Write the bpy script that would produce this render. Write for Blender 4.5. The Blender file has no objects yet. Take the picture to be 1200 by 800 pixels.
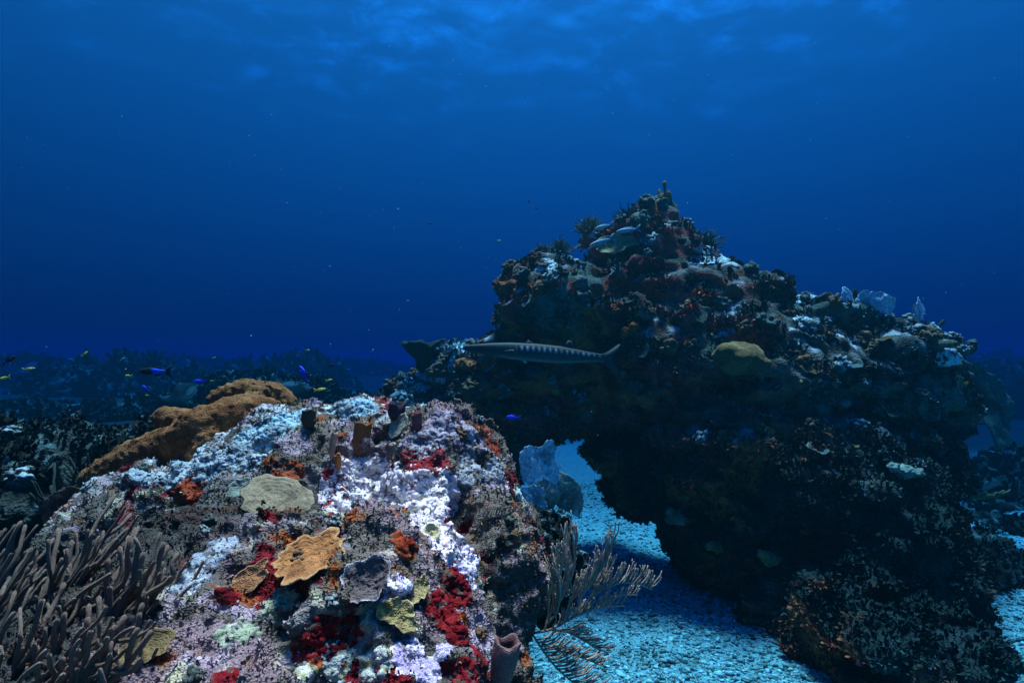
import bpy, math, random
import numpy as np
from mathutils import Vector, Matrix
from mathutils.bvhtree import BVHTree

R = math.radians
rng = np.random.default_rng(7)
random.seed(7)
scene = bpy.context.scene
COL = scene.collection

# ------------------------------------------------------------------ camera
F_PX = 715.0
PITCH = math.atan(30.0 / F_PX)
cam_d = bpy.data.cameras.new('camera')
cam_d.sensor_width = 36.0
cam_d.lens = 36.0 * F_PX / 1200.0
cam_d.clip_start = 0.05
cam_d.clip_end = 8000
cam = bpy.data.objects.new('camera', cam_d)
COL.objects.link(cam)
cam.rotation_euler = (math.pi / 2 + PITCH, 0, 0)
scene.camera = cam

# ------------------------------------------------------------------ world, sun, exposure
SUN_EL, SUN_AZ = R(79), R(15)          # azimuth measured from +Y towards +X
SUN_DIR = Vector((math.sin(SUN_AZ) * math.cos(SUN_EL), math.cos(SUN_AZ) * math.cos(SUN_EL), math.sin(SUN_EL)))
world = bpy.data.worlds.new('World')
scene.world = world
world.use_nodes = True
wn, wl = world.node_tree.nodes, world.node_tree.links
wn.clear()
w_out = wn.new('ShaderNodeOutputWorld')
w_bg = wn.new('ShaderNodeBackground')
w_bg.inputs['Strength'].default_value = 0.1
sky = wn.new('ShaderNodeTexSky')
sky.sky_type = 'NISHITA'
sky.sun_disc = False
sky.sun_elevation = SUN_EL
sky.sun_rotation = SUN_AZ
# daylight that has come down through metres of water: the lower the direction it
# arrives from, the longer its way and the less red and green is left (Beer's law)
tc = wn.new('ShaderNodeTexCoord')
sep = wn.new('ShaderNodeSeparateXYZ')
wl.new(tc.outputs['Generated'], sep.inputs[0])


def wmath(op, a, b=None, c=None):
    n = wn.new('ShaderNodeMath')
    n.operation = op
    for k, v in enumerate((a, b, c)):
        if v is None:
            continue
        if isinstance(v, (int, float)):
            n.inputs[k].default_value = v
        else:
            wl.new(v, n.inputs[k])
    return n.outputs[0]


zc = wmath('MAXIMUM', sep.outputs['Z'], 0.0)
path = wmath('DIVIDE', 1.0, wmath('ADD', zc, 0.30))
dot = wn.new('ShaderNodeVectorMath')
dot.operation = 'DOT_PRODUCT'
wl.new(tc.outputs['Generated'], dot.inputs[0])
dot.inputs[1].default_value = SUN_DIR
glow = wmath('POWER', wmath('MAXIMUM', wmath('ADD', wmath('MULTIPLY', dot.outputs['Value'], 0.5), 0.5), 0.0), 3.0)
WATER_K = (1.90, 0.80, 0.56)
WATER_G = (0.14, 0.35, 0.49)
comb = wn.new('ShaderNodeCombineXYZ')
for i in range(3):
    e = wmath('POWER', 2.718, wmath('MULTIPLY', path, -WATER_K[i]))
    wl.new(wmath('MULTIPLY', wmath('MULTIPLY', e, glow), WATER_G[i] * 3.6), comb.inputs[i])
mul = wn.new('ShaderNodeMix')
mul.data_type = 'RGBA'
mul.blend_type = 'MULTIPLY'
mul.inputs['Factor'].default_value = 1.0
wl.new(sky.outputs[0], mul.inputs['A'])
wl.new(comb.outputs[0], mul.inputs['B'])
wl.new(mul.outputs['Result'], w_bg.inputs['Color'])
wl.new(w_bg.outputs[0], w_out.inputs[0])

sun_d = bpy.data.lights.new('sun', 'SUN')
sun_d.energy = 5.0
sun_d.angle = R(14)
sun_d.color = (1.0, 0.55, 0.42)
sun = bpy.data.objects.new('sun', sun_d)
COL.objects.link(sun)
sun.rotation_euler = (-SUN_DIR).to_track_quat('-Z', 'Y').to_euler()

scene.view_settings.view_transform = 'Standard'
scene.view_settings.look = 'None'
scene.view_settings.gamma = 1.0
scene.view_settings.use_curve_mapping = False
scene.view_settings.exposure = 2.25
scene.render.engine = 'CYCLES'
scene.cycles.max_bounces = 6
scene.cycles.diffuse_bounces = 4
scene.cycles.glossy_bounces = 2
scene.cycles.transmission_bounces = 2
scene.cycles.transparent_max_bounces = 8
scene.cycles.volume_bounces = 0
scene.cycles.use_denoising = True
scene.cycles.sample_clamp_indirect = 4.0

HAZE_TOP = 2.1
HAZE_DENSITY = 0.45
HAZE_SCATTER = (0.0010, 0.0130, 0.0190)
HAZE_ABSORB = (0.13, 0.64, 0.945)
HAZE_G = 0.7


# ------------------------------------------------------------------ basics
def at(px, py, d):
    """point seen at photo pixel px, py at forward distance d"""
    x = (px - 600.0) / F_PX * d
    v = -(py - 400.0) / F_PX * d
    c, s = math.cos(PITCH), math.sin(PITCH)
    return Vector((x, d * c - v * s, d * s + v * c))


CO = np.array([math.cos(PITCH), math.sin(PITCH)])


def link(name, me, parent=None, mat=None, loc=None):
    o = bpy.data.objects.new(name, me)
    COL.objects.link(o)
    if mat is not None and me is not None and not me.materials:
        me.materials.append(mat)
    if parent is not None:
        o.parent = parent
    if loc is not None:
        o.location = loc
    return o


def tag(o, label=None, cat=None, group=None, kind=None):
    if label:
        o['label'] = label
    if cat:
        o['category'] = cat
    if group:
        o['group'] = group
    if kind:
        o['kind'] = kind
    return o


def empty(name, loc, label, cat, group=None, rot=None):
    o = bpy.data.objects.new(name, None)
    o.empty_display_size = 0.05
    COL.objects.link(o)
    o.location = loc
    if rot is not None:
        o.rotation_euler = rot
    return tag(o, label, cat, group)


def copy_tree(o, parent=None):
    c = o.copy()
    COL.objects.link(c)
    if parent is not None:
        c.parent = parent
    for ch in list(o.children):
        copy_tree(ch, c)
    return c


def mesh_np(name, V, Q, col=None, smooth=True):
    """mesh from numpy vertices, faces (n x 3 or n x 4) and optional vertex colours"""
    me = bpy.data.meshes.new(name)
    V = np.ascontiguousarray(V, np.float32)
    Q = np.ascontiguousarray(Q, np.int32)
    n, k = Q.shape
    me.vertices.add(len(V))
    me.vertices.foreach_set('co', V.ravel())
    me.loops.add(n * k)
    me.loops.foreach_set('vertex_index', Q.ravel())
    me.polygons.add(n)
    me.polygons.foreach_set('loop_start', np.arange(0, n * k, k, dtype=np.int32))
    me.polygons.foreach_set('loop_total', np.full(n, k, np.int32))
    me.update(calc_edges=True)
    if smooth:
        me.shade_smooth()
    if col is not None:
        set_col(me, col)
    return me


def set_col(me, col):
    a = me.color_attributes.new('Col', 'FLOAT_COLOR', 'POINT')
    c = np.ones((len(me.vertices), 4), np.float32)
    c[:, :3] = np.clip(col, 0, 1)
    a.data.foreach_set('color', c.ravel())


# ------------------------------------------------------------------ noise
_P = np.random.default_rng(3).permutation(256).astype(np.int32)
_P = np.concatenate([_P, _P, _P])
_Gr = np.random.default_rng(4).normal(size=(256, 3)).astype(np.float32)
_Gr /= np.linalg.norm(_Gr, axis=1)[:, None]


def pnoise(p):
    """gradient noise about -1..1 for an n x 3 array"""
    p = np.asarray(p, np.float32)
    i = np.floor(p).astype(np.int32)
    f = p - i
    u = f * f * f * (f * (f * 6 - 15) + 10)
    i &= 255
    out = 0
    for dx in (0, 1):
        wx = u[:, 0] if dx else 1 - u[:, 0]
        a = _P[i[:, 0] + dx]
        for dy in (0, 1):
            wy = u[:, 1] if dy else 1 - u[:, 1]
            b = _P[a + i[:, 1] + dy]
            for dz in (0, 1):
                wz = u[:, 2] if dz else 1 - u[:, 2]
                g = _Gr[_P[b + i[:, 2] + dz]]
                d = g[:, 0] * (f[:, 0] - dx) + g[:, 1] * (f[:, 1] - dy) + g[:, 2] * (f[:, 2] - dz)
                out = out + wx * wy * wz * d
    return out * 1.5


def fbm(p, s, o=4, seed=0.0, gain=0.5):
    p = np.asarray(p, np.float32)
    r, a, t = 0, 1.0, 0.0
    for k in range(o):
        r = r + a * pnoise(p * (s * 2.03 ** k) + seed + k * 17.31)
        t += a
        a *= gain
    return r / t


def sstep(a, b, x):
    t = np.clip((x - a) / (b - a), 0, 1)
    return t * t * (3 - 2 * t)


# ------------------------------------------------------------------ signed distance rocks
def sd_ellipsoids(P, E, k):
    """smooth union of ellipsoids: rows cx cy cz rx ry rz"""
    d = None
    for e in E:
        q = P - np.array(e[:3], np.float32)
        r = np.array(e[3:6], np.float32)
        k0 = np.sqrt(((q / r) ** 2).sum(-1))
        k1 = np.sqrt(((q / (r * r)) ** 2).sum(-1)) + 1e-6
        di = k0 * (k0 - 1) / k1
        di = np.where(k0 < 0.2, -r.min(), di)
        if d is None:
            d = di
        else:
            h = np.clip(0.5 + 0.5 * (d - di) / k, 0, 1)
            d = d * (1 - h) + di * h - k * h * (1 - h)
    return d


def surface_nets(F, lo, h):
    """quads of the zero surface of field F (inside negative)"""
    nx, ny, nz = F.shape
    S = F < 0
    C = np.zeros((nx - 1, ny - 1, nz - 1), np.uint8)
    for a in (0, 1):
        for b in (0, 1):
            for c in (0, 1):
                C += S[a:nx - 1 + a, b:ny - 1 + b, c:nz - 1 + c]
    act = np.argwhere((C > 0) & (C < 8))
    idx = np.full(C.shape, -1, np.int32)
    idx[act[:, 0], act[:, 1], act[:, 2]] = np.arange(len(act))
    acc = np.zeros((len(act), 3), np.float32)
    cnt = np.zeros(len(act), np.float32)
    cor = [(a, b, c) for a in (0, 1) for b in (0, 1) for c in (0, 1)]
    val = {q: F[act[:, 0] + q[0], act[:, 1] + q[1], act[:, 2] + q[2]] for q in cor}
    for q in cor:
        for ax in range(3):
            if q[ax]:
                continue
            r = list(q)
            r[ax] = 1
            a, b = val[q], val[tuple(r)]
            m = (a < 0) != (b < 0)
            t = np.where(m, a / np.where(m, a - b, 1), 0)
            p = np.tile(np.array(q, np.float32), (len(act), 1))
            p[:, ax] += t
            acc += p * m[:, None]
            cnt += m
    V = (act + acc / np.maximum(cnt, 1)[:, None]) * h + lo
    quads = []
    for ax in range(3):
        sl0 = [slice(1, -1)] * 3
        sl1 = [slice(1, -1)] * 3
        sl0[ax] = slice(0, -1)
        sl1[ax] = slice(1, None)
        A, B = S[tuple(sl0)], S[tuple(sl1)]
        e = np.argwhere(A != B)
        off = np.ones(3, int)
        off[ax] = 0
        g = e + off
        flip = A[e[:, 0], e[:, 1], e[:, 2]]
        u, v = [(1, 2), (2, 0), (0, 1)][ax]
        def cell(du, dv):
            c = g.copy()
            c[:, u] -= du
            c[:, v] -= dv
            return idx[c[:, 0], c[:, 1], c[:, 2]]
        q = np.stack([cell(1, 1), cell(0, 1), cell(0, 0), cell(1, 0)], 1)
        q[~flip] = q[~flip][:, ::-1]
        quads.append(q)
    Q = np.concatenate(quads)
    Q = Q[(Q >= 0).all(1)]
    return V, Q


def sdf_mesh(E, lo, hi, h, k, disp, band=0.3, cut=None):
    lo = np.array(lo, np.float32)
    n = np.ceil((np.array(hi) - lo) / h).astype(int)
    g = np.stack(np.meshgrid(*[np.arange(m, dtype=np.float32) for m in n], indexing='ij'), -1)
    # coarse field first, then noise only where it matters
    F = np.empty(n, np.float32)
    for i in range(0, n[0], 24):
        P = g[i:i + 24].reshape(-1, 3) * h + lo
        d = sd_ellipsoids(P, E, k)
        if cut is not None:
            d = cut(P, d)
        m = np.abs(d) < band
        d[m] += disp(P[m])
        F[i:i + 24] = d.reshape(g[i:i + 24].shape[:3])
    F[0], F[-1], F[:, 0], F[:, -1], F[:, :, 0], F[:, :, -1] = 1, 1, 1, 1, 1, 1
    return surface_nets(F, lo, h)


def vnormals(V, Q):
    a, b, c = V[Q[:, 0]], V[Q[:, 1]], V[Q[:, 2]]
    d = V[Q[:, 3]] if Q.shape[1] == 4 else a
    n = np.cross(c - a, d - b) if Q.shape[1] == 4 else np.cross(b - a, c - a)
    N = np.zeros_like(V)
    for k in range(Q.shape[1]):
        for ax in range(3):
            N[:, ax] += np.bincount(Q[:, k], n[:, ax], len(V))
    return N / (np.linalg.norm(N, axis=1)[:, None] + 1e-9)


def biggest(V, Q):
    """drop small loose crumbs: keep the largest connected shell"""
    lab = np.arange(len(V))
    for _ in range(400):
        m = lab[Q].min(1)
        new = lab.copy()
        for k in range(Q.shape[1]):
            np.minimum.at(new, Q[:, k], m)
        new = new[new]
        if (new == lab).all():
            break
        lab = new
    u, c = np.unique(lab, return_counts=True)
    keep = lab == u[c.argmax()]
    ren = np.cumsum(keep) - 1
    q = Q[keep[Q[:, 0]]]
    return V[keep], ren[q].astype(np.int32)


# ------------------------------------------------------------------ materials
MATS = {}


def mat_attr(name, fine=40.0, bump=0.4, bump_dist=0.01, var=0.35, rough=0.9, spec=0.04):
    """material of living rock: vertex colour broken up by fine mottling and grain"""
    if name in MATS:
        return MATS[name]
    m = bpy.data.materials.new(name)
    m.use_nodes = True
    nt = m.node_tree
    n, l = nt.nodes, nt.links
    b = n['Principled BSDF']
    at_ = n.new('ShaderNodeVertexColor')
    at_.layer_name = 'Col'
    t = n.new('ShaderNodeTexCoord')
    nz = n.new('ShaderNodeTexNoise')
    nz.inputs['Scale'].default_value = fine
    nz.inputs['Detail'].default_value = 6
    nz.inputs['Roughness'].default_value = 0.65
    l.new(t.outputs['Object'], nz.inputs['Vector'])
    mr = n.new('ShaderNodeMapRange')
    mr.inputs['From Min'].default_value = 0.3
    mr.inputs['From Max'].default_value = 0.7
    mr.inputs['To Min'].default_value = 1 - var
    mr.inputs['To Max'].default_value = 1 + var
    l.new(nz.outputs['Fac'], mr.inputs['Value'])
    # speckle of tiny pits and grit
    vo = n.new('ShaderNodeTexVoronoi')
    vo.inputs['Scale'].default_value = fine * 3.3
    l.new(t.outputs['Object'], vo.inputs['Vector'])
    mr2 = n.new('ShaderNodeMapRange')
    mr2.inputs['From Min'].default_value = 0.0
    mr2.inputs['From Max'].default_value = 0.7
    mr2.inputs['To Min'].default_value = 1.15
    mr2.inputs['To Max'].default_value = 0.7
    l.new(vo.outputs['Distance'], mr2.inputs['Value'])
    mm = n.new('ShaderNodeMath')
    mm.operation = 'MULTIPLY'
    l.new(mr.outputs[0], mm.inputs[0])
    l.new(mr2.outputs[0], mm.inputs[1])
    vm = n.new('ShaderNodeVectorMath')
    vm.operation = 'SCALE'
    l.new(at_.outputs['Color'], vm.inputs[0])
    l.new(mm.outputs[0], vm.inputs['Scale'])
    l.new(vm.outputs[0], b.inputs['Base Color'])
    b.inputs['Roughness'].default_value = rough
    b.inputs['Specular IOR Level'].default_value = spec
    bp = n.new('ShaderNodeBump')
    bp.inputs['Strength'].default_value = bump
    bp.inputs['Distance'].default_value = bump_dist
    add = n.new('ShaderNodeMath')
    add.operation = 'SUBTRACT'
    l.new(nz.outputs['Fac'], add.inputs[0])
    l.new(vo.outputs['Distance'], add.inputs[1])
    l.new(add.outputs[0], bp.inputs['Height'])
    l.new(bp.outputs[0], b.inputs['Normal'])
    MATS[name] = m
    return m


def mat_plain(name, c0, c1, scale=60, bump=0.3, dist=0.004, rough=0.75, spec=0.25, voronoi=False, lo=0.35, hi=0.65):
    if name in MATS:
        return MATS[name]
    m = bpy.data.materials.new(name)
    m.use_nodes = True
    nt = m.node_tree
    n, l = nt.nodes, nt.links
    b = n['Principled BSDF']
    t = n.new('ShaderNodeTexCoord')
    nz = n.new('ShaderNodeTexVoronoi' if voronoi else 'ShaderNodeTexNoise')
    nz.inputs['Scale'].default_value = scale
    if not voronoi:
        nz.inputs['Detail'].default_value = 5
        nz.inputs['Roughness'].default_value = 0.6
    l.new(t.outputs['Object'], nz.inputs['Vector'])
    f = nz.outputs['Distance'] if voronoi else nz.outputs['Fac']
    r = n.new('ShaderNodeValToRGB')
    r.color_ramp.elements[0].position = lo
    r.color_ramp.elements[1].position = hi
    r.color_ramp.elements[0].color = (*c0, 1)
    r.color_ramp.elements[1].color = (*c1, 1)
    l.new(f, r.inputs[0])
    l.new(r.outputs[0], b.inputs['Base Color'])
    b.inputs['Roughness'].default_value = rough
    b.inputs['Specular IOR Level'].default_value = spec
    bp = n.new('ShaderNodeBump')
    bp.inputs['Strength'].default_value = bump
    bp.inputs['Distance'].default_value = dist
    l.new(f, bp.inputs['Height'])
    l.new(bp.outputs[0], b.inputs['Normal'])
    MATS[name] = m
    return m


ROCK = mat_attr('living_reef_rock', 26, 0.6, 0.02, 0.45)
ROCK_NEAR = mat_attr('living_reef_rock_close', 70, 0.7, 0.008, 0.4)
SKIN = mat_attr('painted_skin', 90, 0.25, 0.002, 0.25, 0.6, 0.15)
FLESH = mat_attr('coral_flesh', 120, 0.5, 0.003, 0.2, 0.8)

def subdiv(V, Q):
    """split every quad in four (linear)"""
    n = len(V)
    e = np.concatenate([Q[:, [0, 1]], Q[:, [1, 2]], Q[:, [2, 3]], Q[:, [3, 0]]])
    e.sort(axis=1)
    key = e[:, 0].astype(np.int64) * (n + 1) + e[:, 1]
    u, inv = np.unique(key, return_inverse=True)
    a_, b_ = (u // (n + 1)).astype(int), (u % (n + 1)).astype(int)
    mid = (V[a_] + V[b_]) / 2
    cen = V[Q].mean(1)
    m = len(Q)
    i0, i1, i2, i3 = [n + inv[k * m:(k + 1) * m] for k in range(4)]
    c = n + len(u) + np.arange(m)
    q = np.concatenate([np.stack([Q[:, 0], i0, c, i3], 1), np.stack([i0, Q[:, 1], i1, c], 1),
                        np.stack([c, i1, Q[:, 2], i2], 1), np.stack([i3, c, i2, Q[:, 3]], 1)])
    return np.concatenate([V, mid, cen]), q.astype(np.int32)

#@@SETTING
# ------------------------------------------------------------------ the setting: seabed, water surface, haze
def ground_z(x, y):
    p = np.stack([x, y, np.zeros_like(x)], -1)
    z = -1.62 + 0.10 * fbm(p, 0.55, 3, 5.0)
    left = sstep(-0.6, -5.0, x) * sstep(2.0, 6.0, y)
    z = z + left * (0.75 + 0.35 * fbm(p, 0.35, 4, 9.0))
    z = z + sstep(9, 22, y) * 0.7 * (0.4 + fbm(p, 0.16, 4, 2.0))
    z = z - sstep(50, 100, np.hypot(x, y)) * 4.0
    z = z + 0.025 * fbm(p, 3.5, 3, 1.0)
    return z


def make_seabed():
    n = 420
    t = np.linspace(-1, 1, n)
    w = np.sign(t) * (np.abs(t) * 5 + (np.exp(np.abs(t) * 4.0) - 1 - np.abs(t) * 4.0) * 1.55)
    X, Y = np.meshgrid(w, w + 5.0, indexing='ij')
    Z = ground_z(X.ravel(), Y.ravel())
    V = np.stack([X.ravel(), Y.ravel(), Z], 1)
    i = np.arange(n * n).reshape(n, n)
    Q = np.stack([i[:-1, :-1].ravel(), i[1:, :-1].ravel(), i[1:, 1:].ravel(), i[:-1, 1:].ravel()], 1)
    P = V.copy()
    P[:, 2] = 0
    sand = np.array([0.15, 0.34, 0.36])
    reef = np.array([0.016, 0.022, 0.020])
    mid = sstep(5.6, 8.5, V[:, 1] + 1.2 * fbm(P, 1.3, 3, 16.0)) * 0.55
    left = sstep(-0.9, -1.8, V[:, 0] + 0.5 * fbm(P, 0.8, 3, 3.0))
    back = sstep(10.5, 13.5, V[:, 1] + 1.5 * fbm(P, 0.5, 3, 6.0)) * 0.85
    spots = sstep(0.18, 0.34, fbm(P, 0.9, 4, 21.0)) * sstep(1.3, 2.2, V[:, 0])
    m = np.clip(np.maximum(np.maximum(left, np.maximum(mid, back)), spots), 0, 1)
    m = np.clip(m - sstep(0.22, 0.42, fbm(P, 1.7, 4, 33.0)) * 0.8 * sstep(5.0, 3.5, V[:, 1]), 0, 1)
    m = np.maximum(m, sstep(11, 15, np.hypot(V[:, 0], V[:, 1])))
    col = sand * (1 - m[:, None]) + reef * m[:, None]
    me = mesh_np('seabed', V, Q, col)
    o = link('seabed', me, mat=mat_attr('seabed_sand', 22, 0.8, 0.02, 0.4, 0.95, 0.1))
    tag(o, kind='structure')
    return o


seabed = make_seabed()


def make_water():
    n = 260
    t = np.linspace(-1, 1, n)
    w = np.sign(t) * (np.abs(t) * 14 + np.abs(t) ** 7 * 4000)
    X, Y = np.meshgrid(w, w + 14, indexing='ij')
    P = np.stack([X.ravel(), Y.ravel(), np.zeros(n * n)], 1)
    Z = 9.0 + 0.14 * fbm(P, 0.45, 3, 40.0)
    V = P.copy()
    V[:, 2] = Z
    i = np.arange(n * n).reshape(n, n)
    Q = np.stack([i[:-1, :-1].ravel(), i[1:, :-1].ravel(), i[1:, 1:].ravel(), i[:-1, 1:].ravel()], 1)
    me = mesh_np('water', V, Q)
    m = bpy.data.materials.new('water_surface')
    m.use_nodes = True
    n_, l = m.node_tree.nodes, m.node_tree.links
    n_.clear()
    out = n_.new('ShaderNodeOutputMaterial')
    tr = n_.new('ShaderNodeBsdfTransparent')
    tcx = n_.new('ShaderNodeTexCoord')
    mp = n_.new('ShaderNodeMapping')
    mp.inputs['Scale'].default_value = (0.5, 0.5, 1)
    mp.inputs['Rotation'].default_value = (0, 0, R(-28))
    mp.inputs['Location'].default_value = (3.7, 1.9, 0)
    l.new(tcx.outputs['Object'], mp.inputs[0])
    nz = n_.new('ShaderNodeTexNoise')
    nz.inputs['Scale'].default_value = 1.0
    nz.inputs['Detail'].default_value = 9
    nz.inputs['Roughness'].default_value = 0.62
    nz.inputs['Distortion'].default_value = 0.35
    l.new(mp.outputs[0], nz.inputs['Vector'])
    # away from overhead the surface mirrors the deep and its ripples lose contrast
    lw = n_.new('ShaderNodeLayerWeight')
    lw.inputs['Blend'].default_value = 0.5
    fc = n_.new('ShaderNodeMapRange')
    fc.interpolation_type = 'SMOOTHSTEP'
    fc.inputs['From Min'].default_value = 0.69
    fc.inputs['From Max'].default_value = 0.48
    l.new(lw.outputs['Facing'], fc.inputs['Value'])
    rp = n_.new('ShaderNodeMapRange')
    rp.interpolation_type = 'SMOOTHSTEP'
    rp.inputs['From Min'].default_value = 0.44
    rp.inputs['From Max'].default_value = 0.78
    l.new(nz.outputs['Fac'], rp.inputs['Value'])
    mu = n_.new('ShaderNodeMath')
    mu.operation = 'MULTIPLY'
    # wind only ruffles parts of the surface
    nb = n_.new('ShaderNodeTexNoise')
    nb.inputs['Scale'].default_value = 0.11
    nb.inputs['Detail'].default_value = 2
    l.new(tcx.outputs['Object'], nb.inputs['Vector'])
    rb = n_.new('ShaderNodeMapRange')
    rb.inputs['From Min'].default_value = 0.38
    rb.inputs['From Max'].default_value = 0.60
    rb.inputs['To Min'].default_value = 0.15
    l.new(nb.outputs['Fac'], rb.inputs['Value'])
    mb_ = n_.new('ShaderNodeMath')
    mb_.operation = 'MULTIPLY'
    l.new(rp.outputs[0], mb_.inputs[0])
    l.new(rb.outputs[0], mb_.inputs[1])
    l.new(mb_.outputs[0], mu.inputs[0])
    l.new(fc.outputs[0], mu.inputs[1])
    mx = n_.new('ShaderNodeMix')
    mx.data_type = 'RGBA'
    base = n_.new('ShaderNodeMapRange')
    base.interpolation_type = 'SMOOTHSTEP'
    base.inputs['From Min'].default_value = 0.52
    base.inputs['From Max'].default_value = 0.22
    base.inputs['To Min'].default_value = 0.42
    base.inputs['To Max'].default_value = 0.92
    l.new(lw.outputs['Facing'], base.inputs['Value'])
    l.new(base.outputs[0], mx.inputs['A'])
    mx.inputs['B'].default_value = (0.85, 0.92, 0.95, 1)
    l.new(mu.outputs[0], mx.inputs['Factor'])
    l.new(mx.outputs['Result'], tr.inputs['Color'])
    l.new(tr.outputs[0], out.inputs['Surface'])
    o = link('water', me, mat=m)
    tag(o, kind='structure')


make_water()


def make_haze():
    x0, x1, y0, y1, z0, z1 = -110, 110, -90, 120, -7.5, HAZE_TOP
    V = np.array([(x, y, z) for x in (x0, x1) for y in (y0, y1) for z in (z0, z1)], float)
    Q = np.array([(0, 1, 3, 2), (4, 6, 7, 5), (0, 4, 5, 1), (2, 3, 7, 6), (0, 2, 6, 4), (1, 5, 7, 3)])
    me = mesh_np('haze', V, Q, smooth=False)
    m = bpy.data.materials.new('sea_water_haze')
    m.use_nodes = True
    n_, l = m.node_tree.nodes, m.node_tree.links
    n_.clear()
    out = n_.new('ShaderNodeOutputMaterial')
    v = n_.new('ShaderNodeVolumePrincipled')
    v.inputs['Color'].default_value = (*HAZE_SCATTER, 1)
    v.inputs['Absorption Color'].default_value = (*HAZE_ABSORB, 1)
    v.inputs['Density'].default_value = HAZE_DENSITY
    v.inputs['Anisotropy'].default_value = HAZE_G
    l.new(v.outputs[0], out.inputs['Volume'])
    o = link('haze', me, mat=m)
    tag(o, 'blue sea water dimming everything far off', 'water haze', kind='stuff')


make_haze()

# ------------------------------------------------------------------ reef rocks
PAL = {
    'dark': (0.035, 0.038, 0.034), 'turf': (0.075, 0.075, 0.06), 'teal': (0.045, 0.085, 0.075),
    'grey': (0.16, 0.165, 0.16), 'white': (0.62, 0.60, 0.60), 'lilac': (0.34, 0.27, 0.36),
    'maroon': (0.13, 0.025, 0.03), 'red': (0.16, 0.012, 0.018), 'orange': (0.26, 0.07, 0.022),
    'rust': (0.22, 0.075, 0.035), 'olive': (0.20, 0.20, 0.09), 'cream': (0.42, 0.42, 0.27),
    'brown': (0.16, 0.10, 0.055), 'purple': (0.14, 0.085, 0.115), 'bluewhite': (0.50, 0.58, 0.62),
}
PAL = {k: np.array(v) for k, v in PAL.items()}


def mixc(C, colour, m):
    return C * (1 - m[:, None]) + colour * m[:, None]


def rock_thing(name, me_name, E, lo, hi, h, k, disp, colour, mat, label, cat, band=0.3, cut=None, fine=None):
    V, Q = sdf_mesh(E, lo, hi, h, k, disp, band, cut)
    V, Q = biggest(V, Q)
    bvh = BVHTree.FromPolygons(V.tolist(), Q.tolist())
    if fine:
        V, Q = subdiv(V, Q)
        N = vnormals(V, Q)
        f, a = fine
        g = fbm(V, f, 3, 61.0, 0.7)
        V = V + N * (a * (g - 0.8 * np.abs(fbm(V, f * 0.6, 2, 62.0))))[:, None]
    N = vnormals(V, Q)
    C = colour(V, N)
    me = mesh_np(me_name, V, Q, C)
    o = link(name, me, mat=mat)
    tag(o, label, cat)
    o_data = dict(o=o, V=V, Q=Q, N=N, C=C, bvh=bvh)
    return o_data


def px_e(px, py, d, rx, ry, rd):
    c = at(px, py, d)
    return (c.x, c.y, c.z, rx / F_PX * d, rd, ry / F_PX * d)


# ---- near rock
def near_disp(P):
    a = fbm(P, 2.3, 3, 11.0) * 0.10
    b = (np.abs(fbm(P, 6.0, 4, 4.0, 0.6)) - 0.2) * -0.07
    c = fbm(P, 20, 3, 8.0, 0.65) * 0.028
    pit = sstep(0.22, 0.5, fbm(P, 7.0, 2, 77.0)) * 0.06
    return -a + b + c + pit


def near_col(V, N):
    C = np.tile(np.array([0.12, 0.105, 0.09]), (len(V), 1))
    n1, n2, n3 = fbm(V, 6, 4, 1.0), fbm(V, 9, 4, 2.0), fbm(V, 14, 4, 3.0)
    n4, n5, n6 = fbm(V, 5, 4, 14.0), fbm(V, 11, 4, 25.0), fbm(V, 30, 3, 36.0)
    up = np.clip(N[:, 2], 0, 1)
    C = mixc(C, PAL['grey'] * np.array([1.35, 1.3, 1.35]), sstep(0.0, 0.25, n1 + 0.3 * n6))
    C = mixc(C, PAL['dark'] * 1.6, sstep(0.08, 0.28, n2))
    C = mixc(C, np.array([0.24, 0.17, 0.19]), sstep(0.08, 0.25, n4 + 0.2 * n6) * 0.85)
    C = mixc(C, PAL['brown'], sstep(0.12, 0.25, n3) * 0.8)
    C = mixc(C, PAL['cream'], sstep(0.16, 0.26, n5 + 0.3 * n6) * 0.8)
    C = mixc(C, PAL['lilac'], sstep(0.15, 0.26, n5 * 0.6 - n1 * 0.5 + 0.3 * n6) * 0.8)
    C = mixc(C, PAL['red'], sstep(0.20, 0.26, n2 * 0.7 - n4 * 0.6 + 0.1 * n6))
    C = mixc(C, PAL['orange'], sstep(0.27, 0.32, n3 * 0.9 - n2 * 0.4))
    # settled pale crust along the far crest
    crest = sstep(1.55, 2.0, V[:, 1]) * sstep(0.35, 0.7, up) * sstep(0.1, -0.3, V[:, 0])
    C = mixc(C, PAL['bluewhite'], crest * sstep(-0.02, 0.14, n1 + 0.5 * n6))
    # shade on the steep right flank, painted in with a darkened turf colour
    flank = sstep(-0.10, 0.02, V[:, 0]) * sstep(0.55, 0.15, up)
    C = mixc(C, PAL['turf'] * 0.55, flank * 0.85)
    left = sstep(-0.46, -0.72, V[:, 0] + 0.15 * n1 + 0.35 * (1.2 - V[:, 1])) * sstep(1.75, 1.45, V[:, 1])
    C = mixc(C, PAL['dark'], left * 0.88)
    return C


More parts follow.
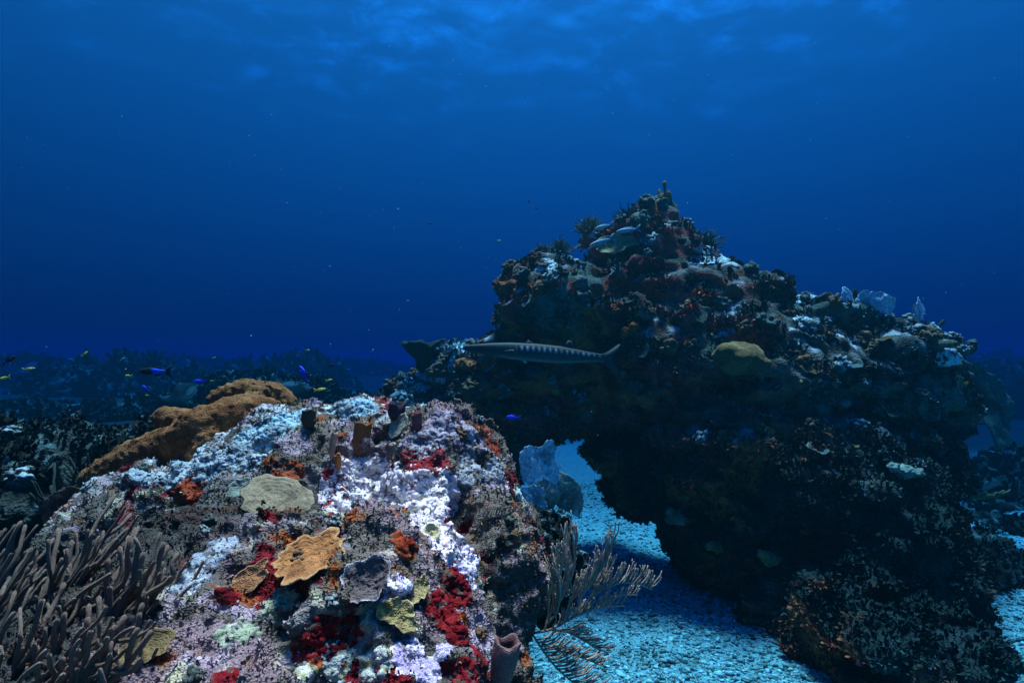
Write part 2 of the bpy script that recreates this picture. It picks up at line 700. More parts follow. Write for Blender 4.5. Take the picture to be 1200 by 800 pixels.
NEAR_E = [
    (-0.58, 1.42, -0.98, 0.62, 0.72, 0.66),
    (-0.52, 1.95, -0.60, 0.60, 0.42, 0.50),
    (-0.16, 1.72, -0.42, 0.22, 0.28, 0.29),
    (-1.04, 1.85, -0.68, 0.36, 0.32, 0.40),
    (-0.17, 1.30, -0.72, 0.17, 0.42, 0.36),
    (-0.03, 1.46, -0.46, 0.10, 0.16, 0.17),
    (-0.26, 1.26, -0.52, 0.19, 0.24, 0.225),
    (-0.36, 0.86, -0.76, 0.30, 0.28, 0.27),
    (-0.12, 0.95, -0.80, 0.13, 0.22, 0.30),
    (-0.45, 1.45, -1.45, 0.55, 0.60, 0.6),
]
near = rock_thing('reef_rock', 'near_reef_rock', NEAR_E, (-1.55, 0.35, -1.72), (0.35, 2.5, 0.15), 0.0085, 0.07,
                  near_disp, near_col, ROCK_NEAR,
                  'big encrusted reef rock in the foreground covered in white, red and purple growths', 'reef rock', 0.22, fine=(48, 0.009))


# ---- the arch
def arch_disp(P):
    a = fbm(P, 0.95, 3, 51.0) * 0.26
    b = (np.abs(fbm(P * np.array([1, 1, 1.7], np.float32), 1.9, 3, 14.0)) - 0.2) * -0.30
    c = fbm(P, 7.0, 4, 18.0, 0.62) * 0.115
    pit = sstep(0.20, 0.5, fbm(P, 2.3, 2, 71.0)) * 0.16
    return -a + b + c + pit


ARCH_E = [px_e(*t) for t in (
    (700, 362, 5.0, 112, 66, .62), (742, 300, 5.1, 66, 42, .42), (766, 272, 5.1, 20, 26, .12),
    (640, 335, 4.95, 55, 34, .40), (630, 448, 5.4, 88, 66, .60), (800, 400, 4.9, 120, 100, .75),
    (905, 430, 4.8, 125, 78, .75), (1010, 448, 4.7, 108, 66, .65), (855, 545, 4.7, 98, 95, .75),
    (950, 600, 4.4, 145, 130, .8), (1035, 700, 4.1, 72, 130, .7), (960, 740, 3.95, 92, 120, .62),
    (1085, 480, 4.8, 45, 60, .4), (800, 600, 4.8, 40, 50, .45), (822, 652, 4.6, 44, 46, .45), (890, 715, 4.3, 50, 50, .45), (1030, 815, 3.55, 105, 80, .5), (1020, 765, 3.15, 75, 62, .42), (1085, 775, 3.25, 48, 62, .40), (965, 745, 3.5, 50, 50, .35), (1066, 548, 4.6, 42, 52, .5), (655, 490, 5.3, 78, 36, .5), (748, 570, 4.95, 34, 44, .4), (715, 528, 5.1, 36, 24, .4), (720, 480, 5.4, 70, 50, .55), (1070, 760, 3.9, 62, 80, .55),
)]


def arch_col(V, N):
    C = np.tile(PAL['dark'], (len(V), 1))
    n1, n2, n3 = fbm(V, 2.0, 4, 1.0), fbm(V, 3.1, 4, 2.0), fbm(V, 5, 4, 3.0)
    n4, n6 = fbm(V, 1.3, 4, 14.0), fbm(V, 11, 4, 36.0)
    up = np.clip(N[:, 2], -1, 1)
    C = mixc(C, PAL['teal'], sstep(-0.05, 0.2, n1 + 0.3 * n6))
    C = mixc(C, PAL['grey'] * 0.55, sstep(0.12, 0.3, n2 + 0.4 * n6))
    # sponge colours on the overhanging left and middle
    inner = sstep(2.3, 1.0, V[:, 0]) * sstep(0.55, 0.1, up)
    C = mixc(C, PAL['maroon'] * 3.2, inner * sstep(-0.15, 0.1, n4 + 0.2 * n6))
    C = mixc(C, PAL['rust'] * 2.4, inner * sstep(0.10, 0.25, n3 + 0.2 * n6))
    C = mixc(C, PAL['orange'] * 0.7, inner * sstep(0.22, 0.3, n2 - 0.3 * n4 + 0.2 * n6))
    C = mixc(C, PAL['rust'], sstep(0.3, 0.36, n3) * 0.7)
    C = mixc(C, PAL['brown'], sstep(0.26, 0.36, n2 - n1 * 0.3) * 0.8)
    # pale growth and silt on the tops
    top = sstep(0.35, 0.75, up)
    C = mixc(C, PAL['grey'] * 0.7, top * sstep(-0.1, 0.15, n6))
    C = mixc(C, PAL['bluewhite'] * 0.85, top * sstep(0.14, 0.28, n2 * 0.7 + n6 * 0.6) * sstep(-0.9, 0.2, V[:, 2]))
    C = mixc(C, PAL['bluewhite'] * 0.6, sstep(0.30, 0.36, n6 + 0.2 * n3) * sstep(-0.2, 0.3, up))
    low = sstep(-0.2, -0.85, V[:, 2] + 0.3 * n1)  # shade of the lower arch painted into the rock colour, by height
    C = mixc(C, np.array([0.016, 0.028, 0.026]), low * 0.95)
    # broad sponge and algae patches that carry on into the shaded hollows
    b1, b2, b3 = fbm(V, 1.6, 4, 81.0), fbm(V, 2.2, 4, 92.0), fbm(V, 3.4, 4, 99.0)
    und = sstep(0.6, 0.1, up)
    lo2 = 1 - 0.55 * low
    C = mixc(C, np.array([0.06, 0.16, 0.15]), und * sstep(0.08, 0.24, b1 + 0.25 * n6) * lo2 * 0.8)
    west = sstep(2.4, 1.2, V[:, 0])
    C = mixc(C, np.array([0.46, 0.13, 0.05]), und * west * sstep(0.02, 0.18, b2 + 0.25 * n6) * 0.9)
    C = mixc(C, np.array([0.36, 0.05, 0.035]), und * west * sstep(0.10, 0.22, b3 - 0.3 * b2 + 0.2 * n6) * 0.9)
    C = mixc(C, np.array([0.30, 0.17, 0.07]), und * (1 - west) * sstep(0.18, 0.26, b3 + 0.2 * n6) * lo2 * 0.8)
    return C


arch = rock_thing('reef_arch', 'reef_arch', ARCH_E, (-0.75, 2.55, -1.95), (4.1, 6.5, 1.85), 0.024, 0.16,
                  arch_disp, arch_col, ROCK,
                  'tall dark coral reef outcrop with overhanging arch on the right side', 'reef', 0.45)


# ---- ledge behind, joining the arch's left foot
LEDGE_E = [px_e(*t) for t in (
    (505, 478, 6.0, 70, 46, .6), (548, 445, 5.9, 48, 48, .5), (470, 510, 5.6, 60, 46, .6),
    (560, 500, 5.7, 60, 50, .5), (520, 560, 5.8, 80, 80, .6), (440, 540, 5.2, 70, 50, .6), (590, 520, 5.6, 45, 45, .4),
)]


def ledge_col(V, N):
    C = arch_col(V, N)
    n6, n2 = fbm(V, 9, 4, 5.0), fbm(V, 2.6, 4, 8.0)
    up = np.clip(N[:, 2], -1, 1)
    C = mixc(C, PAL['teal'] * 1.6, sstep(0.0, 0.2, n2))
    C = mixc(C, PAL['bluewhite'], sstep(0.2, 0.6, up) * sstep(0.05, 0.16, n2 * 0.5 + n6 * 0.5))
    return C


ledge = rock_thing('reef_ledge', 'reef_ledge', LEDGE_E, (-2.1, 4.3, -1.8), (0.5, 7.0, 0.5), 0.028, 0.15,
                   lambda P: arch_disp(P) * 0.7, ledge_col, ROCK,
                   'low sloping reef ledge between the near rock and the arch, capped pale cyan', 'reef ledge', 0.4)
# ------------------------------------------------------------------ finding places on the rocks
def hit(px, py, rocks):
    """where the line of sight through a photo pixel meets one of the rocks"""
    d = at(px, py, 1.0).normalized()
    best = None
    for r_ in rocks:
        loc, nor, _, dist = r_['bvh'].ray_cast(Vector((0, 0, 0)), d, 60)
        if loc is not None and (best is None or dist < best[2]):
            best = (loc, nor, dist)
    return best


REEF = [arch, ledge]


def snap(px, py, d, rocks=None, sink=0.0):
    """nearest spot of rock to the point at photo pixel px, py and distance d"""
    p = at(px, py, d)
    best = min(((r_['bvh'].find_nearest(p)) for r_ in (rocks or REEF)), key=lambda q: q[3])
    return best[0] - best[1] * sink


def basis(n, spin=0.0):
    n = Vector(n).normalized()
    q = Vector((0, 0, 1)).rotation_difference(n)
    return (q.to_matrix() @ Matrix.Rotation(spin, 3, 'Z')).to_euler()


# ------------------------------------------------------------------ small mesh builders
class MB:
    def __init__(self):
        self.V, self.Q, self.C, self.n = [], [], [], 0

    def add(self, V, Q, C):
        V = np.asarray(V, float)
        C = np.asarray(C, float)
        if C.ndim == 1:
            C = np.tile(C, (len(V), 1))
        self.V.append(V)
        self.Q.append(np.asarray(Q) + self.n)
        self.C.append(C)
        self.n += len(V)

    def tube(self, P, r0, r1=None, c0=(0.1, 0.1, 0.1), c1=None, sides=6, cap=True):
        P = np.asarray(P, float)
        m = len(P)
        rad = np.linspace(r0, r0 if r1 is None else r1, m) if np.isscalar(r0) else np.asarray(r0)
        T = np.gradient(P, axis=0)
        T /= np.linalg.norm(T, axis=1)[:, None] + 1e-12
        up = np.array([0.31, -0.87, 0.38])
        A = np.cross(T, up)
        A /= np.linalg.norm(A, axis=1)[:, None] + 1e-12
        B = np.cross(T, A)
        if cap:
            P = np.vstack([P, P[-1] + T[-1] * rad[-1] * 0.9])
            A = np.vstack([A, A[-1]])
            B = np.vstack([B, B[-1]])
            rad = np.append(rad, rad[-1] * 0.25)
            m += 1
        th = np.linspace(0, 2 * np.pi, sides, endpoint=False)
        V = P[:, None] + rad[:, None, None] * (np.cos(th)[None, :, None] * A[:, None] + np.sin(th)[None, :, None] * B[:, None])
        i = np.arange(m * sides).reshape(m, sides)
        j = np.roll(i, -1, 1)
        Q = np.stack([i[:-1].ravel(), i[1:].ravel(), j[1:].ravel(), j[:-1].ravel()], 1)
        c0 = np.array(c0)
        c1 = c0 if c1 is None else np.array(c1)
        t = np.repeat(np.linspace(0, 1, m), sides)[:, None]
        self.add(V.reshape(-1, 3), Q, c0 * (1 - t) + c1 * t)

    def build(self, name, mat, parent=None, loc=None):
        me = mesh_np(name, np.vstack(self.V), np.vstack(self.Q), np.vstack(self.C))
        return link(name, me, parent, mat, loc)


def lathe(prof, sides=20, wob=0.06, seed=0, col=(0.3, 0.2, 0.1), col_in=None, n_in=None):
    """surface of revolution about z with an uneven outline; prof is (radius, z) rows"""
    prof = np.array(prof, float)
    m = len(prof)
    th = np.linspace(0, 2 * np.pi, sides, endpoint=False)
    V = np.stack([prof[:, 0][:, None] * np.cos(th), prof[:, 0][:, None] * np.sin(th),
                  np.repeat(prof[:, 1][:, None], sides, 1)], -1).reshape(-1, 3)
    s = np.abs(prof).max()
    V = V * (1 + wob * fbm(V / s, 1.6, 3, seed)[:, None] * 1.6)
    i = np.arange(m * sides).reshape(m, sides)
    j = np.roll(i, -1, 1)
    Q = np.stack([i[:-1].ravel(), j[:-1].ravel(), j[1:].ravel(), i[1:].ravel()], 1)
    C = np.tile(np.array(col, float), (len(V), 1))
    if col_in is not None:
        C[n_in * sides:] = col_in
    C = C * (1 + 0.35 * fbm(V / s, 5, 3, seed + 3)[:, None])
    return V, Q, C


def bumpy_blob(E, k, h, amp, freq, col, col2, seed=0.0, pale_top=None):
    """lumpy solid from small ellipsoids, local coordinates"""
    E = np.array(E, float)
    lo = (E[:, :3] - E[:, 3:6]).min(0) - amp * 2.2 - 3 * h
    hi = (E[:, :3] + E[:, 3:6]).max(0) + amp * 2.2 + 3 * h
    V, Q = sdf_mesh(E, lo, hi, h, k, lambda P: amp * (np.abs(fbm(P, freq, 3, seed, 0.6)) * -1.6 + 0.3 + 0.5 * fbm(P, freq * 2.7, 2, seed + 5)), band=amp * 3 + h * 2)
    V, Q = biggest(V, Q)
    n = fbm(V, freq * 0.8, 4, seed + 9)
    C = mixc(np.tile(np.array(col, float), (len(V), 1)), np.array(col2, float), sstep(-0.12, 0.2, n))
    if pale_top is not None:
        N = vnormals(V, Q)
        C = mixc(C, np.array(pale_top), sstep(0.2, 0.8, N[:, 2]) * sstep(-0.25, 0.15, fbm(V, freq * 1.5, 3, seed + 2)))
    return V, Q, C


def plate_mesh(name, r, lobes=5, depth=0.25, cup=0.15, ripple=0.06, thick=0.08, asp=1.0, col=(0.2, 0.2, 0.1), rim=None, seed=0.0, rings=26, seg=110, ruff=0.0, irreg=0.28):
    """coral plate: uneven lobed outline, ribbed top, rolled rim and an underside"""
    th = np.linspace(0, 2 * np.pi, seg, endpoint=False)
    circ = np.stack([np.cos(th), np.sin(th), np.full(seg, seed)], 1)
    out = 1 + irreg * fbm(circ, 0.8, 2, seed) * 1.8 + depth * fbm(circ, lobes / 3.0, 2, seed + 7) + 0.05 * fbm(circ, 6, 2, seed + 3)
    t = np.linspace(0, 1, rings) ** 0.8
    X = t[:, None] * out[None] * np.cos(th)[None] * r
    Y = t[:, None] * out[None] * np.sin(th)[None] * r * asp
    P = np.stack([X.ravel(), Y.ravel(), np.full(X.size, seed)], 1)
    tt = np.repeat(t, seg)
    ta = np.tile(th, rings)
    z = cup * r * tt ** 2 + ripple * r * fbm(P / r, 1.4, 3, seed) * 1.6
    z += ripple * r * 0.55 * (np.abs(fbm(P / r, 4.5, 3, seed + 4)) * -1.6)
    z += 0.010 * r * np.sin(tt * 46 + 3 * fbm(P / r, 1.5, 2, seed)) * (tt > 0.2)
    z += ruff * r * tt ** 3 * np.sin(ta * lobes + 3 * fbm(P / r, 1.0, 2, seed))
    z -= sstep(0.93, 1.0, tt) * thick * r * 0.45
    top = np.stack([P[:, 0], P[:, 1], z], 1)
    bot = top.copy()
    bot[:, 2] -= thick * r * (1.1 - 0.55 * tt)
    sh = 1 - 0.04 * sstep(0.9, 1, tt)
    bot[:, 0] *= sh
    bot[:, 1] *= sh
    i = np.arange(rings * seg).reshape(rings, seg)
    j = np.roll(i, -1, 1)
    Qt = np.stack([i[:-1].ravel(), i[1:].ravel(), j[1:].ravel(), j[:-1].ravel()], 1)
    n = rings * seg
    Qb = Qt[:, ::-1] + n
    Qe = np.stack([i[-1], i[-1] + n, j[-1] + n, j[-1]], 1)
    C = np.tile(np.array(col, float), (n, 1))
    C *= (1 + 0.8 * fbm(P / r, 3.2, 5, seed + 1, 0.65))[:, None]
    C = mixc(C, np.array(col) * np.array([0.55, 0.55, 0.6]), sstep(0.1, 0.3, fbm(P / r, 1.8, 3, seed + 12)) * 0.8)
    if rim is not None:
        C = mixc(C, np.array(rim), sstep(0.86, 0.97, tt) * (0.6 + 0.8 * fbm(P / r, 2, 2, seed)))
    Cb = np.tile(np.array(col) * 0.5, (n, 1))
    me = mesh_np(name, np.vstack([top, bot]), np.vstack([Qt, Qb, Qe]), np.vstack([C, Cb]))
    me.materials.append(FLESH)
    return me


def face_dir(n, toward, k):
    """surface normal leaned towards another direction"""
    return (Vector(n).normalized() * (1 - k) + Vector(toward).normalized() * k).normalized()


def plate(px, py, w, rocks, lean, label, cat, name='plate_coral', group=None, lift=0.011, spin=0.0, toward=(0, -0.75, 0.65), dist=None, **kw):
    h = hit(px, py, rocks)
    loc, nor, d = h
    r = w / 2 / F_PX * (loc.y * math.cos(PITCH))
    kw['col'] = tuple(0.72 * c for c in kw['col'])
    kw['rim'] = tuple(0.75 * c for c in kw['rim'])
    me = plate_mesh(name, r * 0.93, **kw)
    n = face_dir(nor, toward, lean)
    o = link(name, me, loc=loc + n * lift)
    o.rotation_euler = basis(n, spin)
    return tag(o, label, cat, group)


def encrust(name, rock, spots, thick, cols, label, cat, freq=30, rag=0.45, fuzz=0.35, n_sub=1, mat=None, seed=0.0, group=None, cut=0.0):
    """a living crust: a skin lifted off the rock it grows on, thick in the middle and thin at its ragged edge.
    spots: (px, py, radius in photo pixels)"""
    V, Q, N = rock['V'], rock['Q'], rock['N']
    f = np.full(len(V), -1.0)
    for (px, py, rp) in spots:
        h = hit(px, py, [rock])
        if h is None:
            continue
        c = np.array(h[0])
        rr = rp / F_PX * c[1]
        near_ = np.abs(V - c).max(1) < rr * 1.9
        d = np.linalg.norm(V[near_] - c, axis=1) / rr
        w = 1 - d + rag * fbm(V[near_], 2.2 / rr, 4, seed + rp)
        f[near_] = np.maximum(f[near_], w)
    keep = f > cut
    q = Q[keep[Q].all(1)]
    if len(q) < 6:
        return None
    u, inv = np.unique(q, return_inverse=True)
    v, q = V[u], inv.reshape(q.shape).astype(np.int32)
    pack, q = biggest(np.concatenate([v, f[u][:, None], N[u]], 1), q)
    v, w, nn = pack[:, :3], pack[:, 3], pack[:, 4:7]
    for _ in range(n_sub):
        m = len(v)
        v2, q2 = subdiv(v, q)
        wn_ = np.concatenate([np.stack([w] * 3, 1), nn], 1)
        w2, _q = subdiv(wn_, q)
        v, q, w, nn = v2, q2, w2[:, 0], w2[:, 3:6]
    nn = nn / (np.linalg.norm(nn, axis=1)[:, None] + 1e-9)
    g = fbm(v, freq, 4, seed + 5, 0.65)
    e = np.clip((w - cut) / 0.25, 0, 1)
    off = thick * 0.42 * (np.sqrt(e) * (0.75 + 0.5 * (np.abs(fbm(v, freq * 0.5, 3, seed + 8)) * -1.2 + 0.25) + 0.9 * fuzz * g + 0.7 * fbm(v, freq * 2.6, 2, seed + 9))) - 0.0015
    vv = v + nn * off[:, None]
    c0, c1, c2 = [np.array(c, float) for c in cols]
    C = mixc(np.tile(c0, (len(v), 1)), c1, sstep(-0.1, 0.2, fbm(v, freq * 0.3, 4, seed + 15)))
    C = mixc(C, c2, sstep(0.16, 0.26, fbm(v, freq * 0.6, 3, seed + 25)))
    C = mixc(C, c2, sstep(0.0, 0.35, 0.35 - w + 0.5 * g) * 0.6)
    C = mixc(C, c0 * 0.4, sstep(0.1, 0.3, -g - 0.15) * 0.7)
    C = mixc(C, PAL['turf'], sstep(0.16, 0.28, fbm(v, freq * 0.9, 3, seed + 35)) * 0.85)
    org = vv.mean(0)
    me = mesh_np(name, vv - org, q, C)
    o = link(name, me, mat=mat or FLESH, loc=Vector(org))
    return tag(o, label, cat, group)


def jitter_path(a, b, n, bend, seed, wig=0.0):
    """curved path from a to b bowed by the vector bend"""
    t = np.linspace(0, 1, n)[:, None]
    a, b, bend = np.array(a, float), np.array(b, float), np.array(bend, float)
    p = a * (1 - t) + b * t + bend * (4 * t * (1 - t))
    L = np.linalg.norm(b - a)
    q = np.concatenate([t * 3, np.full_like(t, seed * 1.7), np.full_like(t, 0.5)], 1)
    w = np.stack([pnoise(q), pnoise(q + 31.3), pnoise(q + 57.1)], 1)
    return p + w * wig * L * np.minimum(t * 3, 1)


# ------------------------------------------------------------------ plate corals and crusts on the near rock
W = (0.80, 0.76, 0.78)
encrust('crustose_coral', near, [(425, 578, 52), (470, 590, 52), (512, 618, 38), (505, 580, 38), (450, 622, 36), (525, 640, 24)], 0.014,
        (W, (0.74, 0.69, 0.74), (0.55, 0.42, 0.52)), 'largest white and lilac crust draped over the hump in the middle of the near rock', 'coral crust', freq=70, rag=0.2, fuzz=0.8, seed=1)
encrust('crustose_coral', near, [(540, 648, 26), (545, 672, 22), (530, 612, 16)], 0.010, ((0.55, 0.48, 0.72), (0.62, 0.56, 0.74), W),
        'lavender crust running down beside the big white crust, above the red sponge', 'coral crust', freq=80, seed=2)
encrust('crustose_coral', near, [(478, 770, 24), (500, 785, 20), (520, 762, 12)], 0.014, ((0.40, 0.33, 0.58), (0.52, 0.46, 0.66), (0.7, 0.66, 0.74)),
        'lavender lobed crust at the bottom edge of the near rock', 'coral crust', freq=70, seed=3)
encrust('crustose_coral', near, [(468, 684, 19), (456, 702, 13)], 0.012, ((0.70, 0.68, 0.82), W, (0.5, 0.45, 0.65)),
        'small white crust beside the ruffled grey plate coral', 'coral crust', freq=90, seed=4)
BL = (0.24, 0.34, 0.39)
encrust('crustose_coral', near, [(165, 553, 26), (205, 548, 32), (250, 548, 30), (290, 535, 26), (230, 535, 22)], 0.016,
        (BL, (0.40, 0.48, 0.53), (0.11, 0.15, 0.17)), 'long pale blue crust along the edge below the brown sponge', 'coral crust', freq=60, rag=0.6, fuzz=0.7, seed=5)
encrust('crustose_coral', near, [(330, 495, 22), (352, 488, 18), (315, 515, 22), (290, 512, 16)], 0.014, ((0.30, 0.52, 0.62), BL, (0.2, 0.3, 0.34)),
        'bright cyan crust right of the brown sponge', 'coral crust', freq=60, rag=0.6, seed=6)
encrust('crustose_coral', near, [(415, 478, 22), (432, 474, 16), (392, 480, 14)], 0.018, ((0.26, 0.46, 0.56), BL, (0.16, 0.22, 0.24)),
        'cyan knobbly crust on the far crest of the near rock, beside the dark lump', 'coral crust', freq=50, rag=0.5, seed=7)
encrust('crustose_coral', near, [(528, 492, 22), (545, 510, 22), (512, 505, 18)], 0.016, ((0.22, 0.21, 0.28), (0.34, 0.33, 0.40), (0.12, 0.06, 0.09)),
        'lilac knobbly crust on the crest right of the middle', 'coral crust', freq=55, seed=8)
encrust('crustose_coral', near, [(500, 520, 26), (478, 515, 18)], 0.012, ((0.24, 0.25, 0.31), (0.38, 0.37, 0.42), (0.14, 0.08, 0.11)),
        'white crust topping a dark maroon hump just behind the big white crust', 'coral crust', freq=60, seed=9)
encrust('crustose_coral', near, [(560, 545, 24), (578, 552, 16), (545, 560, 14)], 0.014, ((0.20, 0.24, 0.29), (0.33, 0.36, 0.40), (0.09, 0.09, 0.1)),
        'pale blue crust on the right shoulder of the near rock', 'coral crust', freq=60, seed=10)
encrust('crustose_coral', near, [(608, 582, 17), (618, 600, 14), (590, 590, 14)], 0.016, ((0.36, 0.46, 0.44), (0.5, 0.58, 0.56), (0.16, 0.16, 0.14)),
        'grey green knobbly crust at the right corner above the cliff', 'coral crust', freq=50, seed=11)
encrust('crustose_coral', near, [(240, 655, 28), (222, 690, 26), (262, 640, 20)], 0.012, ((0.24, 0.29, 0.35), (0.36, 0.42, 0.47), (0.1, 0.1, 0.12)),
        'blue grey crust left of the ochre plate coral', 'coral crust', freq=60, seed=12)
encrust('crustose_coral', near, [(330, 710, 26), (280, 735, 28), (215, 770, 28)], 0.010, ((0.26, 0.32, 0.22), (0.38, 0.42, 0.34), (0.09, 0.1, 0.1)),
        'grey green crust on the lower slope below the ochre plate', 'coral crust', freq=60, seed=13)
encrust('crustose_coral', near, [(395, 770, 24), (440, 778, 24), (360, 788, 16)], 0.012, ((0.36, 0.42, 0.38), (0.5, 0.52, 0.5), (0.3, 0.32, 0.15)),
        'mottled pale green crust at the bottom centre of the near rock', 'coral crust', freq=70, seed=14)
RED = ((0.15, 0.006, 0.010), (0.09, 0.006, 0.009), (0.24, 0.015, 0.018))
ORG = ((0.28, 0.05, 0.016), (0.18, 0.02, 0.012), (0.38, 0.10, 0.03))
for spots, th, c, lb, sd in (
    ([(528, 690, 26), (520, 715, 28), (540, 735, 22)], 0.022, RED, 'biggest blood red sponge, hanging on the right edge of the near rock', 30),
    ([(378, 748, 26), (405, 738, 22), (352, 758, 16)], 0.016, RED, 'long red sponge under the ruffled plates near the bottom', 31),
    ([(565, 770, 22), (548, 790, 22)], 0.016, ((0.18, 0.008, 0.015), (0.12, 0.01, 0.015), (0.25, 0.02, 0.02)), 'dark red sponge low on the cliff at the bottom edge', 32),
    ([(228, 578, 22), (250, 585, 20), (210, 572, 16)], 0.014, ORG, 'orange red sponge in the hollow under the long pale blue crust', 33),
    ([(342, 553, 15), (325, 557, 12)], 0.012, ORG, 'orange sponge just above the big olive plate coral', 34),
    ([(478, 640, 17), (492, 632, 12), (465, 628, 10)], 0.012, ORG, 'orange sponge at the lower edge of the big white crust', 35),
    ([(460, 600, 12), (452, 612, 9)], 0.013, ((0.34, 0.07, 0.02), (0.3, 0.04, 0.02), (0.2, 0.07, 0.03)), 'small orange sponge inside the big white crust', 36),
    ([(388, 560, 13), (400, 575, 13), (385, 590, 9)], 0.012, ((0.26, 0.015, 0.03), (0.2, 0.012, 0.03), (0.36, 0.06, 0.06)), 'crimson sponge between the olive plate and the white crust', 37),
    ([(372, 776, 9)], 0.012, ORG, 'tiny bright orange sponge at the bottom of the near rock', 38),
    ([(270, 700, 13), (258, 692, 8)], 0.012, RED, 'small red sponge under the left end of the ochre plate', 39),
    ([(505, 540, 24), (478, 540, 18)], 0.012, ((0.22, 0.02, 0.03), (0.14, 0.02, 0.03), (0.3, 0.03, 0.03)), 'maroon sponge on the hump behind the white crust', 40),
    ([(580, 525, 14), (572, 510, 10)], 0.012, ((0.26, 0.03, 0.02), (0.2, 0.02, 0.02), (0.35, 0.08, 0.03)), 'dark red sponge in the notch of the right shoulder', 41),
    ([(312, 610, 13), (290, 612, 11)], 0.010, RED, 'red patch of sponge below the big olive plate', 42),
    ([(262, 792, 18)], 0.012, RED, 'red sponge at the bottom left of the near rock', 43),
):
    encrust('encrusting_sponge', near, spots, th, c, lb, 'sponge', freq=55, seed=sd)

plate(322, 588, 92, [near], 0.35, 'big olive green plate coral lying flat in the middle left of the near rock', 'plate coral',
      col=(0.28, 0.24, 0.16), rim=(0.36, 0.32, 0.22), depth=0.2, asp=0.86, seed=3.3, thick=0.1, ripple=0.07, cup=0.05)
plate(365, 655, 96, [near], 0.35, 'ochre tan plate coral with rounded lobes and pale rim', 'plate coral', spin=0.5,
      col=(0.44, 0.20, 0.075), rim=(0.62, 0.42, 0.22), depth=0.55, asp=0.72, lobes=7, seed=8.1, thick=0.1, ripple=0.09, irreg=0.2)
plate(298, 678, 62, [near], 0.35, 'narrow ochre plate coral tucked behind the left end of the bigger ochre one', 'plate coral', spin=0.6,
      col=(0.38, 0.19, 0.09), rim=(0.5, 0.33, 0.2), depth=0.4, asp=0.5, lobes=6, seed=5.7, thick=0.1, ripple=0.09)
plate(432, 685, 66, [near], 0.5, 'ruffled grey brown plate coral with white wavy rim', 'plate coral', spin=0.3,
      col=(0.17, 0.14, 0.14), rim=(0.75, 0.78, 0.85), depth=0.2, asp=0.95, lobes=9, seed=12.4, thick=0.07, ripple=0.14, cup=0.35, ruff=0.06)
plate(462, 722, 52, [near], 0.5, 'yellow green ruffled plate coral below the small white crust', 'plate coral',
      col=(0.42, 0.35, 0.15), rim=(0.6, 0.52, 0.28), depth=0.35, asp=0.7, lobes=8, seed=2.2, thick=0.09, ripple=0.12, cup=0.2, ruff=0.08)
plate(492, 696, 40, [near], 0.55, 'small curled yellow green plate coral rising behind its ruffled neighbour', 'plate coral', spin=1.2,
      col=(0.44, 0.37, 0.17), rim=(0.62, 0.52, 0.3), depth=0.35, asp=0.55, lobes=8, seed=6.6, thick=0.1, ripple=0.12, cup=0.3, ruff=0.08)
plate(176, 762, 66, [near], 0.4, 'dull olive plate coral under the sea rods at lower left', 'plate coral',
      col=(0.20, 0.15, 0.07), rim=(0.34, 0.25, 0.12), depth=0.3, asp=0.7, seed=7.6, thick=0.1)
plate(284, 573, 34, [near], 0.4, 'small pale green plate coral left of the big olive one', 'plate coral',
      col=(0.30, 0.38, 0.32), rim=(0.4, 0.48, 0.4), depth=0.25, asp=0.8, seed=9.9, thick=0.14)
plate(470, 500, 34, [near], 0.3, 'small grey plate coral near the crest behind the vase sponge', 'plate coral',
      col=(0.33, 0.36, 0.30), rim=(0.42, 0.45, 0.36), depth=0.25, asp=0.8, seed=4.4, thick=0.14)

# cream cup coral
h = hit(506, 627, [near])
cc = link('cup_coral', (lambda vqc: mesh_np('cup_coral', *vqc))(lathe([(0.002, -0.004), (0.012, -0.002), (0.017, 0.008), (0.019, 0.016), (0.0165, 0.019), (0.012, 0.014), (0.006, 0.012), (0.001, 0.014)], 22, 0.25, 2.0, (0.62, 0.58, 0.34), (0.5, 0.45, 0.25), 5)), mat=FLESH, loc=h[0] + h[1] * 0.004)
cc.rotation_euler = basis(face_dir(h[1], (0, -1, 0.3), 0.4))
tag(cc, 'small cream cup coral at the right edge of the big white crust', 'cup coral')


def vase(px, py, rocks, hgt, wid, col, col_in, label, lean=(0, 0, 1), seed=0.0, flat=0.5, name='vase_sponge'):
    hh = hit(px, py, rocks)
    z = np.linspace(0, 1, 9)
    out = [(wid * (0.30 + 0.7 * t ** 0.8) * (0.5 + 0.1 * math.sin(5 * t)), hgt * t) for t in z]
    inn = [(max(r_ - wid * 0.13, 0.001), zz - hgt * 0.02 * (i == 0)) for i, (r_, zz) in enumerate(out[::-1][:7])]
    inn.append((0.001, out[2][1]))
    V, Q, C = lathe([(0.001, -0.1 * hgt)] + out + inn, 22, 0.30, seed, col, col_in, 10)
    V[:, 1] *= flat
    o = link(name, mesh_np(name, V, Q, C), mat=FLESH, loc=hh[0] - Vector((0, 0, 0.004)))
    o.rotation_euler = basis(lean, seed)
    return tag(o, label, 'sponge')


